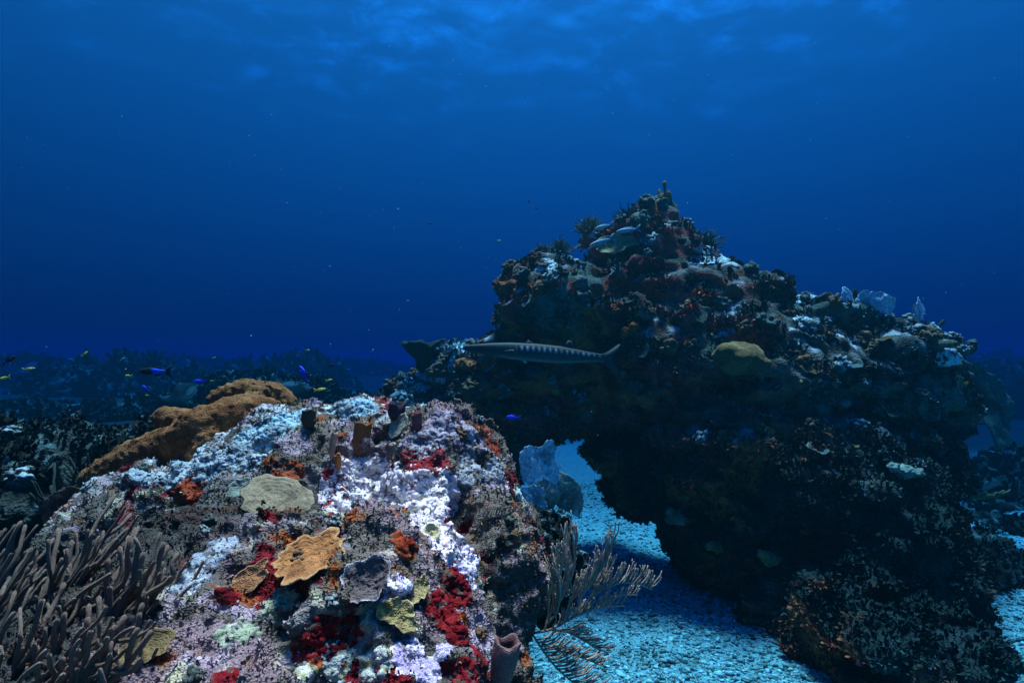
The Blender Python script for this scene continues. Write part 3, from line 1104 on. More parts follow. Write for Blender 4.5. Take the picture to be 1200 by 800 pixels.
vase(420, 531, [near], 0.088, 0.058, (0.24, 0.10, 0.035), (0.12, 0.04, 0.02), 'orange brown vase sponge standing on the crest of the near rock', (0.15, 0, 1), 0.3, 0.45)
vase(388, 537, [near], 0.072, 0.024, (0.50, 0.30, 0.22), (0.3, 0.15, 0.1), 'slender pink tipped tube sponge left of the vase sponge', (0.12, 0, 1), 1.3, 0.8)
vase(396, 548, [near], 0.040, 0.030, (0.42, 0.17, 0.07), (0.2, 0.08, 0.04), 'short orange tube sponge at the foot of the slender pink one', (0.05, -0.3, 1), 2.3, 0.8)
vase(490, 505, [near], 0.052, 0.036, (0.20, 0.08, 0.08), (0.1, 0.03, 0.03), 'dull maroon tube sponge right behind the crest', (-0.1, 0, 1), 3.3, 0.6)
vase(463, 494, [near], 0.058, 0.060, (0.05, 0.035, 0.06), (0.02, 0.02, 0.02), 'almost black barrel sponge on the far crest of the near rock', (0.1, 0, 1), 4.3, 0.9, 'barrel_sponge')
vase(362, 500, [near], 0.05, 0.06, (0.07, 0.07, 0.045), (0.03, 0.03, 0.02), 'dark olive squat sponge among the cyan crusts on the crest', (0, 0, 1), 5.3, 0.9, 'barrel_sponge')
vase(583, 812, [near], 0.09, 0.055, (0.22, 0.13, 0.12), (0.1, 0.05, 0.05), 'brown grey tube sponge rising from the bottom edge of the cliff', (0.2, 0, 1), 6.3, 0.7)

# ------------------------------------------------------------------ brown spreading sponge
def world_blob(name, caps, k, h, amp, freq, c0, c1, label, cat, seed=0.0, mat=ROCK_NEAR, pale=None, parent=None):
    """lumpy body from capsules laid between pixel/distance points: (px,py,d, radius px)"""
    E = []
    for seg in caps:
        (x0, y0, d0, r0), (x1, y1, d1, r1) = seg
        a, b = at(x0, y0, d0), at(x1, y1, d1)
        L = (b - a).length
        n = max(2, int(L / (0.35 * min(r0, r1) / F_PX * min(d0, d1))) + 1)
        for i in range(n):
            t = i / (n - 1)
            p = a.lerp(b, t)
            r_ = (r0 * (1 - t) + r1 * t) / F_PX * (d0 * (1 - t) + d1 * t)
            E.append((*p, r_, r_, r_))
    E = np.array(E)
    org = E[:, :3].mean(0)
    E[:, :3] -= org
    V, Q, C = bumpy_blob(E, k, h, amp, freq, c0, c1, seed, pale)
    o = link(name, mesh_np(name, V, Q, C), parent, mat, Vector(org))
    if label:
        tag(o, label, cat)
    return o


BR0, BR1 = (0.145, 0.062, 0.026), (0.24, 0.12, 0.05)
world_blob('spreading_sponge', [((105, 562, 2.05, 13), (160, 535, 2.05, 20)), ((160, 535, 2.05, 20), (220, 515, 2.0, 22)),
                                ((205, 520, 1.98, 19), (238, 500, 1.95, 24)), ((238, 500, 1.95, 24), (285, 482, 2.0, 16)),
                                ((285, 482, 2.0, 16), (318, 478, 2.05, 12)), ((235, 535, 1.9, 16), (245, 515, 1.92, 18)),
                                ((150, 560, 2.0, 14), (200, 545, 1.98, 14))],
           0.012, 0.006, 0.014, 22, BR0, BR1, 'long rusty brown sponge sprawling down the left edge of the near rock', 'sponge', 3.0)
world_blob('spreading_sponge', [((192, 489, 2.1, 13), (200, 493, 2.1, 15)), ((200, 493, 2.1, 15), (245, 494, 2.12, 12)), ((203, 512, 2.1, 11), (210, 500, 2.1, 13))],
           0.012, 0.006, 0.012, 24, BR0, BR1, 'stubby rusty brown sponge lobe with round end pointing left', 'sponge', 13.0)
world_blob('spreading_sponge', [((252, 467, 2.3, 9), (285, 458, 2.3, 13)), ((285, 458, 2.3, 13), (320, 462, 2.3, 14)), ((262, 478, 2.2, 12), (300, 474, 2.25, 14)), ((320, 462, 2.3, 14), (338, 472, 2.3, 10))],
           0.012, 0.007, 0.016, 34, (0.17, 0.085, 0.035), (0.25, 0.13, 0.055), 'brown wrinkled sponge mound at the top of the sprawl', 'sponge', 23.0)

# ------------------------------------------------------------------ sea rods, plumes and fans
ROD = mat_attr('sea_rod_skin', 260, 0.9, 0.004, 0.35, 0.85, 0.05)


def rods(base, tips, r, c0, c1, label, cat, name='sea_rod', group=None, bend=(0.0, 0.0, -0.05), wig=0.08, seg=12, mat=ROD, forks=0.5):
    """bushy soft coral: every branch its own part, some of them forked"""
    t = empty(name, base, label, cat, group)
    b = np.array(base)
    m = MB()
    m.tube([(0, 0, -0.02), (0.002, 0, 0.01), (0.004, 0, 0.02)], r * 3.2, r * 1.8, c0, c0, 8)
    m.build('holdfast', mat, t)
    for i, tip in enumerate(tips):
        p1 = np.array(tip) - b
        m = MB()
        bd = np.array(bend) * (0.6 + 0.8 * random.random())
        P = jitter_path((0, 0, 0.012), p1, seg, bd, random.random() * 50, wig)
        rad = r * (0.7 + 0.5 * random.random()) * (1 - 0.25 * np.linspace(0, 1, seg)) * (1 + 0.10 * np.array([random.uniform(-1, 1) for _ in range(seg)]))
        m.tube(P, rad, None, c0, c1, 7)
        if random.random() < forks:
            k = random.randint(seg // 3, int(seg * 0.7))
            L = np.linalg.norm(p1)
            off = np.array([random.uniform(-0.02, 0.05), random.uniform(-0.04, 0.04), random.uniform(-0.03, 0.04)]) * L * 3
            e = P[k] + (p1 - P[k]) * random.uniform(0.7, 1.0) + off
            P2 = jitter_path(P[k], e, 14, bd * 0.5, random.random() * 50, wig)
            m.tube(P2, rad[k] * 0.95, rad[k] * 0.75, np.array(c0) * 0.6 + np.array(c1) * 0.4, c1, 7)
        m.build('branch', mat, t)
    return t


RC0, RC1 = (0.035, 0.026, 0.02), (0.32, 0.24, 0.19)
clumps = [  # base px, py, d ; tips fan: px range, py range, number
    ((60, 770, 1.25), [(100, 600), (150, 608), (170, 575), (130, 625), (112, 640), (165, 598), (188, 590), (145, 650), (90, 650)], 'bushy brown sea rod left of the near rock, its tips against the cyan crust'),
    ((110, 790, 1.10), [(170, 610), (200, 622), (222, 605), (212, 650), (190, 640), (232, 640), (180, 668), (150, 660), (240, 628)], 'brown sea rod whose tips reach over the blue grey crust'),
    ((10, 760, 1.30), [(55, 618), (72, 605), (40, 640), (20, 625), (85, 632), (60, 660), (30, 665), (5, 650)], 'brown sea rod at the left edge of the picture, upper of the clump'),
    ((20, 850, 1.05), [(75, 690), (100, 680), (120, 700), (90, 725), (60, 720), (135, 722), (45, 700), (110, 745)], 'dark brown sea rod in the lower left corner'),
    ((95, 860, 0.98), [(150, 700), (175, 690), (160, 725), (190, 735), (140, 745), (125, 715), (170, 755)], 'dark sea rod at the bottom, right of the lower left corner'),
    ((-40, 820, 1.15), [(10, 700), (30, 715), (0, 740), (40, 690), (22, 760), (50, 745)], 'dark sea rod half outside the left edge of the picture'),
    ((-20, 700, 1.6), [(10, 600), (30, 590), (48, 606), (22, 622), (0, 585), (60, 596)], 'thin dark sea rod behind the others at the left edge'),
]
for (bp, tips, lb) in clumps:
    mx_, my_ = sum(q[0] for q in tips) / len(tips), sum(q[1] for q in tips) / len(tips)
    base = at(mx_ - 105, my_ + 125, bp[2] - 0.05)
    tt = []
    for (tx, ty) in tips:
        for _k in range(3):
            qx, qy = tx - 24 + random.gauss(0, 13) - 8 * _k, ty + 12 + random.gauss(0, 12) + 22 * _k
            ht = hit(qx, qy, [near])
            dt = min(base.y + random.uniform(-0.08, 0.2), (ht[0].y - random.uniform(0.02, 0.14)) if ht else 9.0)
            tt.append(at(qx, qy, max(dt, 0.6)))
    rods(base, tt, 0.0054, RC0, RC1, lb, 'sea rod', bend=(0.014, 0, -0.018), group='bushy sea rods in the lower left', forks=0.8, wig=0.09, seg=26)
lo_ = rods(at(10, 800, 1.0), [at(120, 742, 1.0)], 0.006, (0.06, 0.055, 0.05), (0.2, 0.19, 0.19), 'single long grey sea rod branch lying low across the bush', 'sea rod', bend=(0, 0, -0.01), wig=0.04, forks=0)


def plume(name, label, cat, trunks, twig_rules, r, c0, c1, d0, seed=1, group=None):
    """flattened branching soft coral. trunks: polylines of photo pixels with a distance; twigs rise off them in a comb"""
    rnd = random.Random(seed)
    base = at(*trunks[0][0], d0)
    t = empty(name, base, label, cat, group)
    for n_t, tr in enumerate(trunks):
        m = MB()
        dd = [d0 + 0.03 * math.sin(n_t * 1.9) * (k / max(1, len(tr) - 1)) + (0.0 if k == 0 else rnd.uniform(-.01, .01)) for k in range(len(tr))]
        P = np.array([at(x, y, q) - base for (x, y), q in zip(tr, dd)])
        u = np.linspace(0, len(P) - 1, (len(P) - 1) * 5 + 1)
        P = np.stack([np.interp(u, np.arange(len(P)), P[:, a]) for a in range(3)], 1)
        P[1:-1] = (P[:-2] + 2 * P[1:-1] + P[2:]) / 4
        P[1:-1] = (P[:-2] + 2 * P[1:-1] + P[2:]) / 4
        m.tube(P, r * (1.9 if n_t == 0 else 1.3), r * 0.9, c0, c1, 7)
        rule = twig_rules[n_t]
        if rule:
            t0, step, (vx, vy), L0, L1, sides = rule
            L = np.linalg.norm(np.diff(P, axis=0), axis=1).cumsum()
            s_ = t0 * L[-1]
            k = 0
            while s_ < L[-1]:
                i = int(np.searchsorted(L, s_))
                i = min(i, len(P) - 1)
                a = P[i]
                f = s_ / L[-1]
                ln = (L0 * (1 - f) + L1 * f) * rnd.uniform(0.65, 1.1) / F_PX * d0
                for sg in sides:
                    tx = vx * sg + rnd.gauss(0, 0.12)
                    tz = vy * (1 if sg > 0 else 1) + rnd.gauss(0, 0.08)
                    dv = np.array([tx, rnd.gauss(0, 0.18), tz])
                    dv /= np.linalg.norm(dv)
                    tan = P[min(i + 2, len(P) - 1)] - P[max(i - 2, 0)]
                    tan = tan / (np.linalg.norm(tan) + 1e-9)
                    e = a + (dv * 0.85 + tan * 0.30) * ln
                    Q_ = jitter_path(a, e, 9, tan * ln * 0.10 - dv * 0, rnd.random() * 50, 0.05)
                    m.tube(Q_, r * 0.95, r * 0.7, c0, c1, 6)
                    if rnd.random() < 0.45:
                        e2 = Q_[3] + (dv * 0.9 + tan * rnd.choice([-0.25, 0.35])) * ln * 0.55
                        m.tube(jitter_path(Q_[3], e2, 7, tan * ln * 0.05, rnd.random() * 50, 0.05), r * 0.85, r * 0.7, c0, c1, 6)
                s_ += step / F_PX * d0 * rnd.uniform(0.7, 1.3)
                k += 1
        m.build('stem' if n_t == 0 else 'branch', ROD, t)
    return t


def Z(u, v):
    return (560 + u / 3.0, 540 + v / 3.0)


plume('sea_plume', 'large tan feathery sea plume spreading over the sand right of the near rock', 'sea plume', [
    [Z(75, 545), Z(120, 575), Z(190, 605), Z(260, 592), Z(340, 545), Z(425, 512), Z(515, 508)],
    [Z(235, 595), Z(250, 540), Z(300, 480), Z(330, 410), Z(345, 340)],
    [Z(250, 550), Z(245, 500), Z(262, 440), Z(265, 380)],
    [Z(340, 548), Z(365, 470), Z(420, 400), Z(455, 350)],
    [Z(360, 520), Z(420, 460), Z(500, 425), Z(560, 430), Z(612, 450)],
    [Z(190, 605), Z(225, 660), Z(270, 720), Z(330, 775), Z(380, 800)],
    [Z(260, 592), Z(320, 600), Z(390, 640), Z(430, 665)],
    [Z(300, 565), Z(330, 480), Z(400, 440), Z(450, 410)],
    [Z(280, 500), Z(285, 430), Z(300, 350), Z(318, 300)],
    [Z(245, 570), Z(280, 530), Z(290, 470), Z(285, 420)],
    [Z(400, 520), Z(450, 490), Z(510, 470), Z(560, 470)],
    [Z(225, 640), Z(300, 670), Z(370, 690), Z(440, 720)],
], [
    (0.45, 2.6, (0.25, 0.95), 34, 14, (1,)),
    (0.15, 2.5, (-0.12, 0.99), 34, 46, (1,)),
    (0.25, 2.8, (-0.15, 0.97), 24, 34, (1, -1)),
    (0.15, 2.4, (0.12, 0.98), 30, 50, (1,)),
    (0.15, 2.3, (0.22, 0.95), 30, 28, (1,)),
    (0.12, 2.6, (0.55, 0.55), 42, 34, (1,)),
    (0.10, 3.0, (0.65, 0.25), 26, 20, (1,)),
    (0.25, 2.5, (0.1, 0.98), 30, 36, (1,)),
    (0.25, 2.6, (-0.08, 0.99), 26, 38, (1,)),
    (0.2, 2.6, (-0.1, 0.99), 26, 34, (1,)),
    (0.2, 2.8, (0.3, 0.9), 18, 14, (1,)),
    (0.2, 3.0, (0.6, 0.4), 24, 18, (1,)),
], 0.0021, (0.46, 0.37, 0.30), (0.66, 0.54, 0.44), 1.42, 5)
plume('sea_plume', 'small comb shaped sea plume clinging to the cliff below the right shoulder', 'sea plume',
      [[(560, 608), (572, 606), (590, 603), (606, 597), (612, 601)]], [(0.1, 3.2, (0.05, 0.98), 16, 9, (1,))], 0.0017, (0.24, 0.19, 0.15), (0.42, 0.34, 0.28), 1.30, 8)
plume('sea_plume', 'yellowish sea plume reaching right from the flank of the arch', 'sea plume',
      [[(1080, 562), (1100, 572), (1125, 582), (1150, 584), (1172, 580)], [(1120, 580), (1128, 560), (1126, 545)]],
      [(0.2, 4, (0.7, 0.35), 22, 14, (1,)), (0.2, 5, (0.4, 0.9), 10, 10, (1,))], 0.009, (0.14, 0.16, 0.07), (0.24, 0.26, 0.12), 4.4, 9)


def on_reef(px, py, d):
    p = at(px, py, d)
    q = arch['bvh'].find_nearest(p)
    return q[0] - q[1] * 0.01


def fan(name, label, cat, base, w, h, heading, c0, c1, seed, r=0.004, levels=6, group=None, lobe=0.3, blade=True, lean=0.0):
    """sea fan: branching ribs in one plane with a thin lacy blade between them; every fan has real thickness"""
    rnd = random.Random(seed)
    t = empty(name, base, label, cat, group, (0, lean, heading))
    m = MB()
    def grow(p, a, L, rr, lv):
        q = p + np.array([math.sin(a), 0, math.cos(a)]) * L
        q[1] += rnd.gauss(0, 0.04) * L
        mid = (p + q) / 2 + np.array([rnd.gauss(0, 0.06), 0, rnd.gauss(0, 0.06)]) * L
        m.tube([p, mid, q], rr, rr * 0.75, c0, c1, 5, cap=False)
        if lv <= 0:
            return
        for s in (-1, 1):
            grow(q, a + s * rnd.uniform(0.18, 0.42), L * rnd.uniform(0.68, 0.9), rr * 0.75, lv - 1)
    grow(np.array([0, 0, 0.0]), -0.30, h * 0.20, r, levels - 1)
    grow(np.array([0, 0, 0.0]), 0.30, h * 0.20, r, levels - 1)
    grow(np.array([0, 0, 0.0]), 0.0, h * 0.22, r, levels)
    m.build('rib', ROD, t)
    if blade:
        seg, rings = 150, 26
        th = np.linspace(-2.0, 2.0, seg)
        circ = np.stack([np.cos(th), np.sin(th), np.full(seg, seed * 1.0)], 1)
        ro = (1 + lobe * 1.6 * fbm(circ, 1.1, 3, seed) + 0.10 * fbm(circ, 7, 3, seed + 8)) * (0.62 + 0.38 * np.cos(th * 0.5))
        tt = np.linspace(0.04, 1, rings)
        X = tt[:, None] * ro * np.sin(th) * w * 0.55
        Zz = h * 0.42 + tt[:, None] * ro * np.cos(th) * h * 0.55
        X, Zz = X.ravel(), Zz.ravel()
        P = np.stack([X, np.zeros_like(X), Zz], 1)
        Y = 0.16 * w * fbm(P / h, 1.8, 3, seed) + 0.02 * w * fbm(P / h, 9, 2, seed + 2)
        A = np.stack([X, Y - r * 0.35, Zz], 1)
        B = np.stack([X, Y + r * 0.35, Zz], 1)
        i = np.arange(rings * seg).reshape(rings, seg)
        Qa = np.stack([i[:-1, :-1].ravel(), i[:-1, 1:].ravel(), i[1:, 1:].ravel(), i[1:, :-1].ravel()], 1)
        ed = np.concatenate([np.stack([i[-1, :-1], i[-1, 1:], i[-1, 1:] + len(X), i[-1, :-1] + len(X)], 1)])
        C = np.tile(np.array(c1), (len(X), 1)) * (1 + 0.4 * fbm(P / h, 6, 3, seed + 4))[:, None]
        me = mesh_np('blade', np.vstack([A, B]), np.vstack([Qa, Qa[:, ::-1] + len(X), ed]), np.vstack([C, C]))
        link('blade', me, t, mat_attr('fan_blade', 60, 0.6, 0.004, 0.6))
    return t


#@@FANS
FB0, FB1 = (0.12, 0.25, 0.34), (0.26, 0.48, 0.60)
fan('sea_fan', 'bright blue sea fan with two lobes behind the right corner of the near rock', 'sea fan', at(636, 590, 2.5), 0.17, 0.26, 0.2, FB0, FB1, 3, 0.003, lobe=0.5)
fan('sea_fan', 'smaller blue sea fan just below the two lobed one', 'sea fan', at(624, 606, 2.42), 0.12, 0.13, -0.1, FB0, FB1, 13, 0.003, lobe=0.4)
fan('sea_fan', 'grey green oval sea fan standing before the lit sand under the arch', 'sea fan', at(652, 625, 2.75), 0.26, 0.29, 0.15, (0.12, 0.16, 0.14), (0.22, 0.28, 0.25), 5, 0.004, lobe=0.12)
fan('sea_fan', 'large dim teal sea fan sticking out at the far right behind the reef', 'sea fan', on_reef(1128, 520, 4.9), 0.72, 0.66, 0.1, (0.04, 0.09, 0.08), (0.05, 0.12, 0.10), 6, 0.012, lobe=0.12, lean=0.75)
fan('sea_fan', 'pale blue sea fan on the right crest, left of the dark stub', 'sea fan', on_reef(990, 378, 4.45), 0.16, 0.25, 0.3, (0.2, 0.33, 0.4), (0.45, 0.62, 0.7), 7, 0.008, lobe=0.5)
fan('sea_fan', 'wide pale blue sea fan on the right crest, right of the dark stub', 'sea fan', on_reef(1018, 380, 4.45), 0.28, 0.24, -0.2, (0.2, 0.33, 0.4), (0.45, 0.62, 0.7), 11, 0.008, lobe=0.4)
fan('sea_fan', 'small pale blue forked fan leaning right near the outer end of the crest', 'sea fan', on_reef(1074, 394, 4.45), 0.12, 0.22, 0.5, (0.2, 0.33, 0.4), (0.45, 0.62, 0.7), 15, 0.008, lobe=0.5)
fan('sea_fan', 'dim brown sea fan in front of the dark left corner', 'sea fan', at(80, 625, 1.75), 0.13, 0.14, 0.5, (0.05, 0.045, 0.045), (0.10, 0.07, 0.065), 16, 0.003, lobe=0.1)


def stub(name, label, base, tip, r, col, seed=0.0):
    b, e = Vector(base), Vector(tip)
    m = MB()
    P = jitter_path((0, 0, -0.03), e - b, 9, (0, 0, 0), seed, 0.03)
    m.tube(P, np.array([1.0, 0.9, 0.85, 0.9, 1.0, 1.05, 1.1, 1.1, 1.0]) * r, None, col, np.array(col) * 1.3, 12)
    o = m.build(name, FLESH, None, b)
    return tag(o, label, 'sponge')


stub('rod_sponge', 'dark upright stub of sponge between the pale fans on the right crest', at(1000, 380, 4.5), at(1002, 340, 4.5), 0.017, (0.03, 0.035, 0.03), 1)
stub('rod_sponge', 'dark rod of sponge slanting up at the outer end of the crest', at(1086, 394, 4.7), at(1106, 376, 4.7), 0.012, (0.03, 0.035, 0.03), 2)



def knob_mesh(name, seed, c0, c1, pale, n=11):
    rr = random.Random(seed)
    E = [(0, 0, 0, 0.05, 0.05, 0.04)]
    for _ in range(n):
        a, q = rr.uniform(0, 6.28), rr.uniform(0.01, 0.06)
        z = 0.045 - q * 0.5 + rr.uniform(-0.01, 0.02)
        s = rr.uniform(0.009, 0.020)
        E.append((q * math.cos(a), q * math.sin(a), z, s, s, s * 1.2))
    V, Q, C = bumpy_blob(E, 0.006, 0.0055, 0.009, 42, c0, c1, seed, pale)
    me = mesh_np(name, V, Q, C)
    me.materials.append(FLESH)
    return me


def lump(px, py, wpx, rocks, kind, label, cat, c0, c1, pale=None, seed=0, asp=(1, 1, 0.7), name='boulder_coral', amp=0.1, sink=0.1):
    """single irregular head, width in photo pixels"""
    hh = hit(px, py, rocks)
    if hh is None:
        return None
    r_ = wpx / 2 / F_PX * hh[0].y
    rr = random.Random(seed)
    E = [(0, 0, 0, r_ * asp[0], r_ * asp[1], r_ * asp[2])]
    for _ in range(5):
        a = rr.uniform(0, 6.28)
        k_ = rr.uniform(0.25, 0.5)
        E.append((r_ * rr.uniform(.6, .95) * math.cos(a), r_ * 0.7 * math.sin(a) * asp[1], rr.uniform(-.4, .5) * r_ * asp[2], r_ * k_, r_ * k_, r_ * k_ * asp[2]))
    if amp > 0.08:
        E[0] = (0, 0, 0, r_ * asp[0] * 0.7, r_ * asp[1] * 0.7, r_ * asp[2] * 0.65)
    V, Q, C = bumpy_blob(E, r_ * 0.25, r_ / 14, r_ * amp, 4.0 / r_ * 0.5, c0, c1, seed, pale)
    o = link(name, mesh_np(name, V, Q, C), None, ROCK_NEAR, hh[0] + hh[1] * r_ * sink)
    return tag(o, label, cat)


lump(862, 420, 56, [arch], 0, 'round yellow olive brain coral on the face of the arch', 'brain coral', (0.16, 0.105, 0.045), (0.24, 0.165, 0.075), None, 5, (1.0, .9, .72), 'brain_coral', 0.078, 0.2)
OR0, OR1 = (0.34, 0.11, 0.035), (0.24, 0.07, 0.04)
for k, (x, y, w_, c0, c1, lb) in enumerate((
    (590, 338, 26, OR0, OR1, 'orange brown sponge on the upper left shoulder of the arch'),
    (560, 390, 30, (0.36, 0.17, 0.07), OR0, 'ochre sponge just above the head of the barracuda'),
    (553, 432, 32, OR0, (0.3, 0.14, 0.06), 'orange brown sponge under the head of the barracuda'),
    (640, 330, 22, (0.3, 0.12, 0.07), OR1, 'dull orange sponge on the left face under the crest'),
    (744, 388, 26, (0.42, 0.12, 0.03), OR0, 'orange sponge glowing in the middle of the overhang'),
    (720, 362, 24, (0.22, 0.05, 0.03), OR1, 'rust red sponge in the dark overhang'),
    (652, 458, 15, (0.42, 0.34, 0.12), (0.3, 0.26, 0.1), 'small yellow coral under the barracuda'),
    (940, 420, 15, (0.36, 0.16, 0.06), OR0, 'small orange sponge right of the brain coral'),
    (1013, 440, 16, (0.46, 0.28, 0.1), OR0, 'small tan sponge on the right face'),
    (800, 606, 36, (0.26, 0.27, 0.2), (0.18, 0.16, 0.1), 'beige coral lump on the inner leg of the arch'),
    (842, 640, 26, (0.22, 0.12, 0.06), (0.3, 0.2, 0.1), 'brown sponge with holes low on the leg of the arch'),
    (905, 655, 32, (0.36, 0.28, 0.1), (0.22, 0.18, 0.08), 'mustard yellow sponge low on the leg of the arch'),
    (945, 622, 14, (0.34, 0.18, 0.1), OR0, 'small pinkish sponge on the leg right of the mustard one'),
    (700, 262, 20, (0.2, 0.22, 0.12), (0.1, 0.14, 0.1), 'olive coral head on the crest left of the peak'),
    (1060, 552, 34, (0.2, 0.26, 0.2), (0.3, 0.36, 0.3), 'pale green coral head at the right flank above the notch'),
    (985, 470, 26, (0.12, 0.2, 0.17), (0.2, 0.28, 0.24), 'grey green coral head in the middle of the right face'),
    (762, 300, 24, (0.16, 0.03, 0.03), (0.1, 0.02, 0.02), 'maroon sponge beside the yellow leaf plate'),
)):
    lump(x, y, w_, REEF, 0, lb, 'sponge' if 'sponge' in lb else 'coral', c0, c1, None, 20 + k, (1, .8, .8), 'sponge_lump' if 'sponge' in lb else 'boulder_coral', 0.24)

plate(722, 290, 50, [arch], 0.6, 'pale yellow leaf shaped plate coral below the peak', 'plate coral', col=(0.36, 0.38, 0.2), rim=(0.45, 0.45, 0.25),
      depth=0.6, asp=0.6, lobes=5, seed=31.0, thick=0.08, ruff=0.1, spin=0.2, lift=0.06)
PW = (0.55, 0.68, 0.72)
for k, (x, y, w_, lb) in enumerate((
    (828, 302, 40, 'bright white cyan coral crust right of the peak'),
    (935, 350, 36, 'pale cyan crust at the step of the right crest'),
    (945, 376, 30, 'pale cyan flat crust where the right crest begins'),
    (640, 312, 26, 'pale crust on the left shoulder of the arch'),
    (523, 424, 30, 'bright cyan crust on the ledge behind the head of the barracuda'),
    (508, 440, 26, 'cyan crust lower on the ledge'),
    (1110, 420, 30, 'pale cyan shelf at the outer right tip of the reef'),
    (855, 385, 14, 'tiny white patch on the face above the brain coral'),
    (700, 275, 18, 'pale crust beside the striped fish'),
)):
    hh = hit(x, y, REEF)
    if hh is None:
        continue
    rk = arch if arch['bvh'].find_nearest(hh[0])[3] < 0.02 else ledge
    encrust('coral_crust', rk, [(x, y, w_ * 0.5), (x + w_ * 0.3, y + 3, w_ * 0.35), (x - w_ * 0.3, y + 2, w_ * 0.3)], 0.045,
            (PW, (0.42, 0.55, 0.6), (0.2, 0.3, 0.3)), lb, 'coral crust', freq=16, rag=0.5, fuzz=0.7, seed=50 + k, mat=ROCK)

# barrel sponge on the ledge
hh = hit(500, 428, REEF)
bs = link('barrel_sponge', (lambda vqc: mesh_np('barrel_sponge', *vqc))(lathe([(0.03, -0.1), (0.10, 0.0), (0.11, 0.09), (0.17, 0.17), (0.19, 0.22), (0.15, 0.235), (0.10, 0.2), (0.05, 0.12), (0.001, 0.1)], 26, 0.35, 8.0, (0.05, 0.075, 0.06), (0.02, 0.03, 0.03), 5)), mat=ROCK_NEAR, loc=hh[0] - Vector((0, 0, 0.02)))
bs.rotation_euler = (0, -0.12, 0.6)
tag(bs, 'dark mushroom shaped barrel sponge standing on the ledge against the blue', 'sponge')

# the peak: upright finger sponges and a bush
pk = snap(766, 250, 5.08)
t = empty('finger_sponge', pk, 'mustard brown finger sponges forming the topmost spike of the reef', 'sponge')
for k, (dx, hh_, w_) in enumerate(((-0.06, 0.13, .03), (-0.03, 0.19, .030), (0.01, 0.24, .026), (0.05, 0.17, .028), (0.10, 0.08, .03), (0.0, 0.14, .04), (-0.09, 0.08, .035))):
    m = MB()
    P = jitter_path((dx, random.uniform(-.05, .05), -0.10), (dx * 0.9, random.uniform(-.05, .05), hh_), 16, (0.012, 0, 0), k * 3.1, 0.05)
    rad = w_ * (1 + 0.35 * np.sin(np.linspace(0, 16, 16) + k * 2)) * np.linspace(1.1, 0.55, 16)
    m.tube(P, rad, None, (0.12, 0.11, 0.06), (0.30, 0.21, 0.09), 12)
    o = m.build('finger', ROCK_NEAR, t)


def bush(name, label, cat, base, size, c0, c1, n, seed, r, group=None, flat=1.0, mat=ROD):
    rr = random.Random(seed)
    t_ = empty(name, base, label, cat, group)
    m = MB()
    for _ in range(n):
        a = rr.uniform(0, 6.28)
        e = rr.uniform(0.1, 1.45)
        d = np.array([math.cos(a) * math.cos(e), math.sin(a) * math.cos(e) * flat, math.sin(e)])
        L = size * rr.uniform(0.6, 1.0)
        P = jitter_path(d * 0.02 * size, d * L, 6, np.array([0, 0, 0.06 * size]), rr.random() * 40, 0.12)
        m.tube(P, r, r * 0.6, c0, c1, 5)
        for _q in range(3):
            k = rr.randint(2, 4)
            v = d + np.array([rr.gauss(0, .5), rr.gauss(0, .5), rr.gauss(0, .4)])
            m.tube(np.array([P[k], P[k] + v * L * 0.16, P[k] + v * L * 0.30]), r * 0.7, r * 0.5, c0, c1, 4)
    m.build('branch', mat, t_)
    return t_


for k, (x, y, d, s_, c0, c1, lb) in enumerate((
    (738, 262, 5.0, 0.15, (0.03, 0.045, 0.04), (0.07, 0.09, 0.07), 'dark bushy soft coral just left of the peak'),
    (815, 296, 5.0, 0.20, (0.04, 0.08, 0.08), (0.08, 0.14, 0.13), 'fuzzy teal soft coral on the right side below the peak'),
    (688, 270, 5.0, 0.16, (0.09, 0.12, 0.08), (0.2, 0.24, 0.16), 'grey green bushy coral on the left crest near the striped fish'),
    (658, 288, 5.0, 0.14, (0.05, 0.08, 0.06), (0.12, 0.17, 0.13), 'dark green bushy coral halfway down the left crest'),
    (640, 305, 4.9, 0.10, (0.08, 0.10, 0.07), (0.2, 0.22, 0.16), 'small bushy coral at the lower end of the left crest'),
    (890, 345, 4.9, 0.12, (0.05, 0.09, 0.08), (0.12, 0.2, 0.18), 'low teal bushy coral on the sloping right crest'),
    (1040, 380, 4.8, 0.15, (0.03, 0.06, 0.05), (0.06, 0.1, 0.08), 'dark bushy coral on the right crest between the fans'),
    (1090, 408, 4.7, 0.12, (0.03, 0.06, 0.05), (0.07, 0.11, 0.09), 'dark bushy coral at the outer right shoulder'),
    (370, 505, 1.95, 0.05, (0.10, 0.11, 0.07), (0.2, 0.2, 0.12), 'tiny olive bushy coral on the crest left of the slender pink sponge'),
    (280, 440, 5.5, 0.14, (0.04, 0.07, 0.06), (0.07, 0.11, 0.09), 'dim bushy coral poking up behind the wrinkled sponge mound'),
    (470, 470, 4.9, 0.20, (0.09, 0.2, 0.22), (0.16, 0.32, 0.34), 'cyan feathery coral on the left end of the ledge'),
)):
    bush('bushy_coral', lb, 'soft coral', snap(x, y, d, REEF + [near]), s_, c0, c1, 70, k + 1, s_ * 0.035)

# many small heads, countable, in three looks
def scatter(rock, n, test, seed, mind):
    rr = np.random.default_rng(seed)
    V, N = rock['V'], rock['N']
    idx = rr.permutation(len(V))
    out = []
    for i in idx:
        if len(out) >= n:
            break
        p, q = V[i], N[i]
        if q @ p > -0.02 * np.linalg.norm(p):
            continue
        if not test(p, q):
            continue
        if any(((p - o[0]) ** 2).sum() < mind ** 2 for o in out):
            continue
        out.append((p.copy(), q.copy()))
    return out


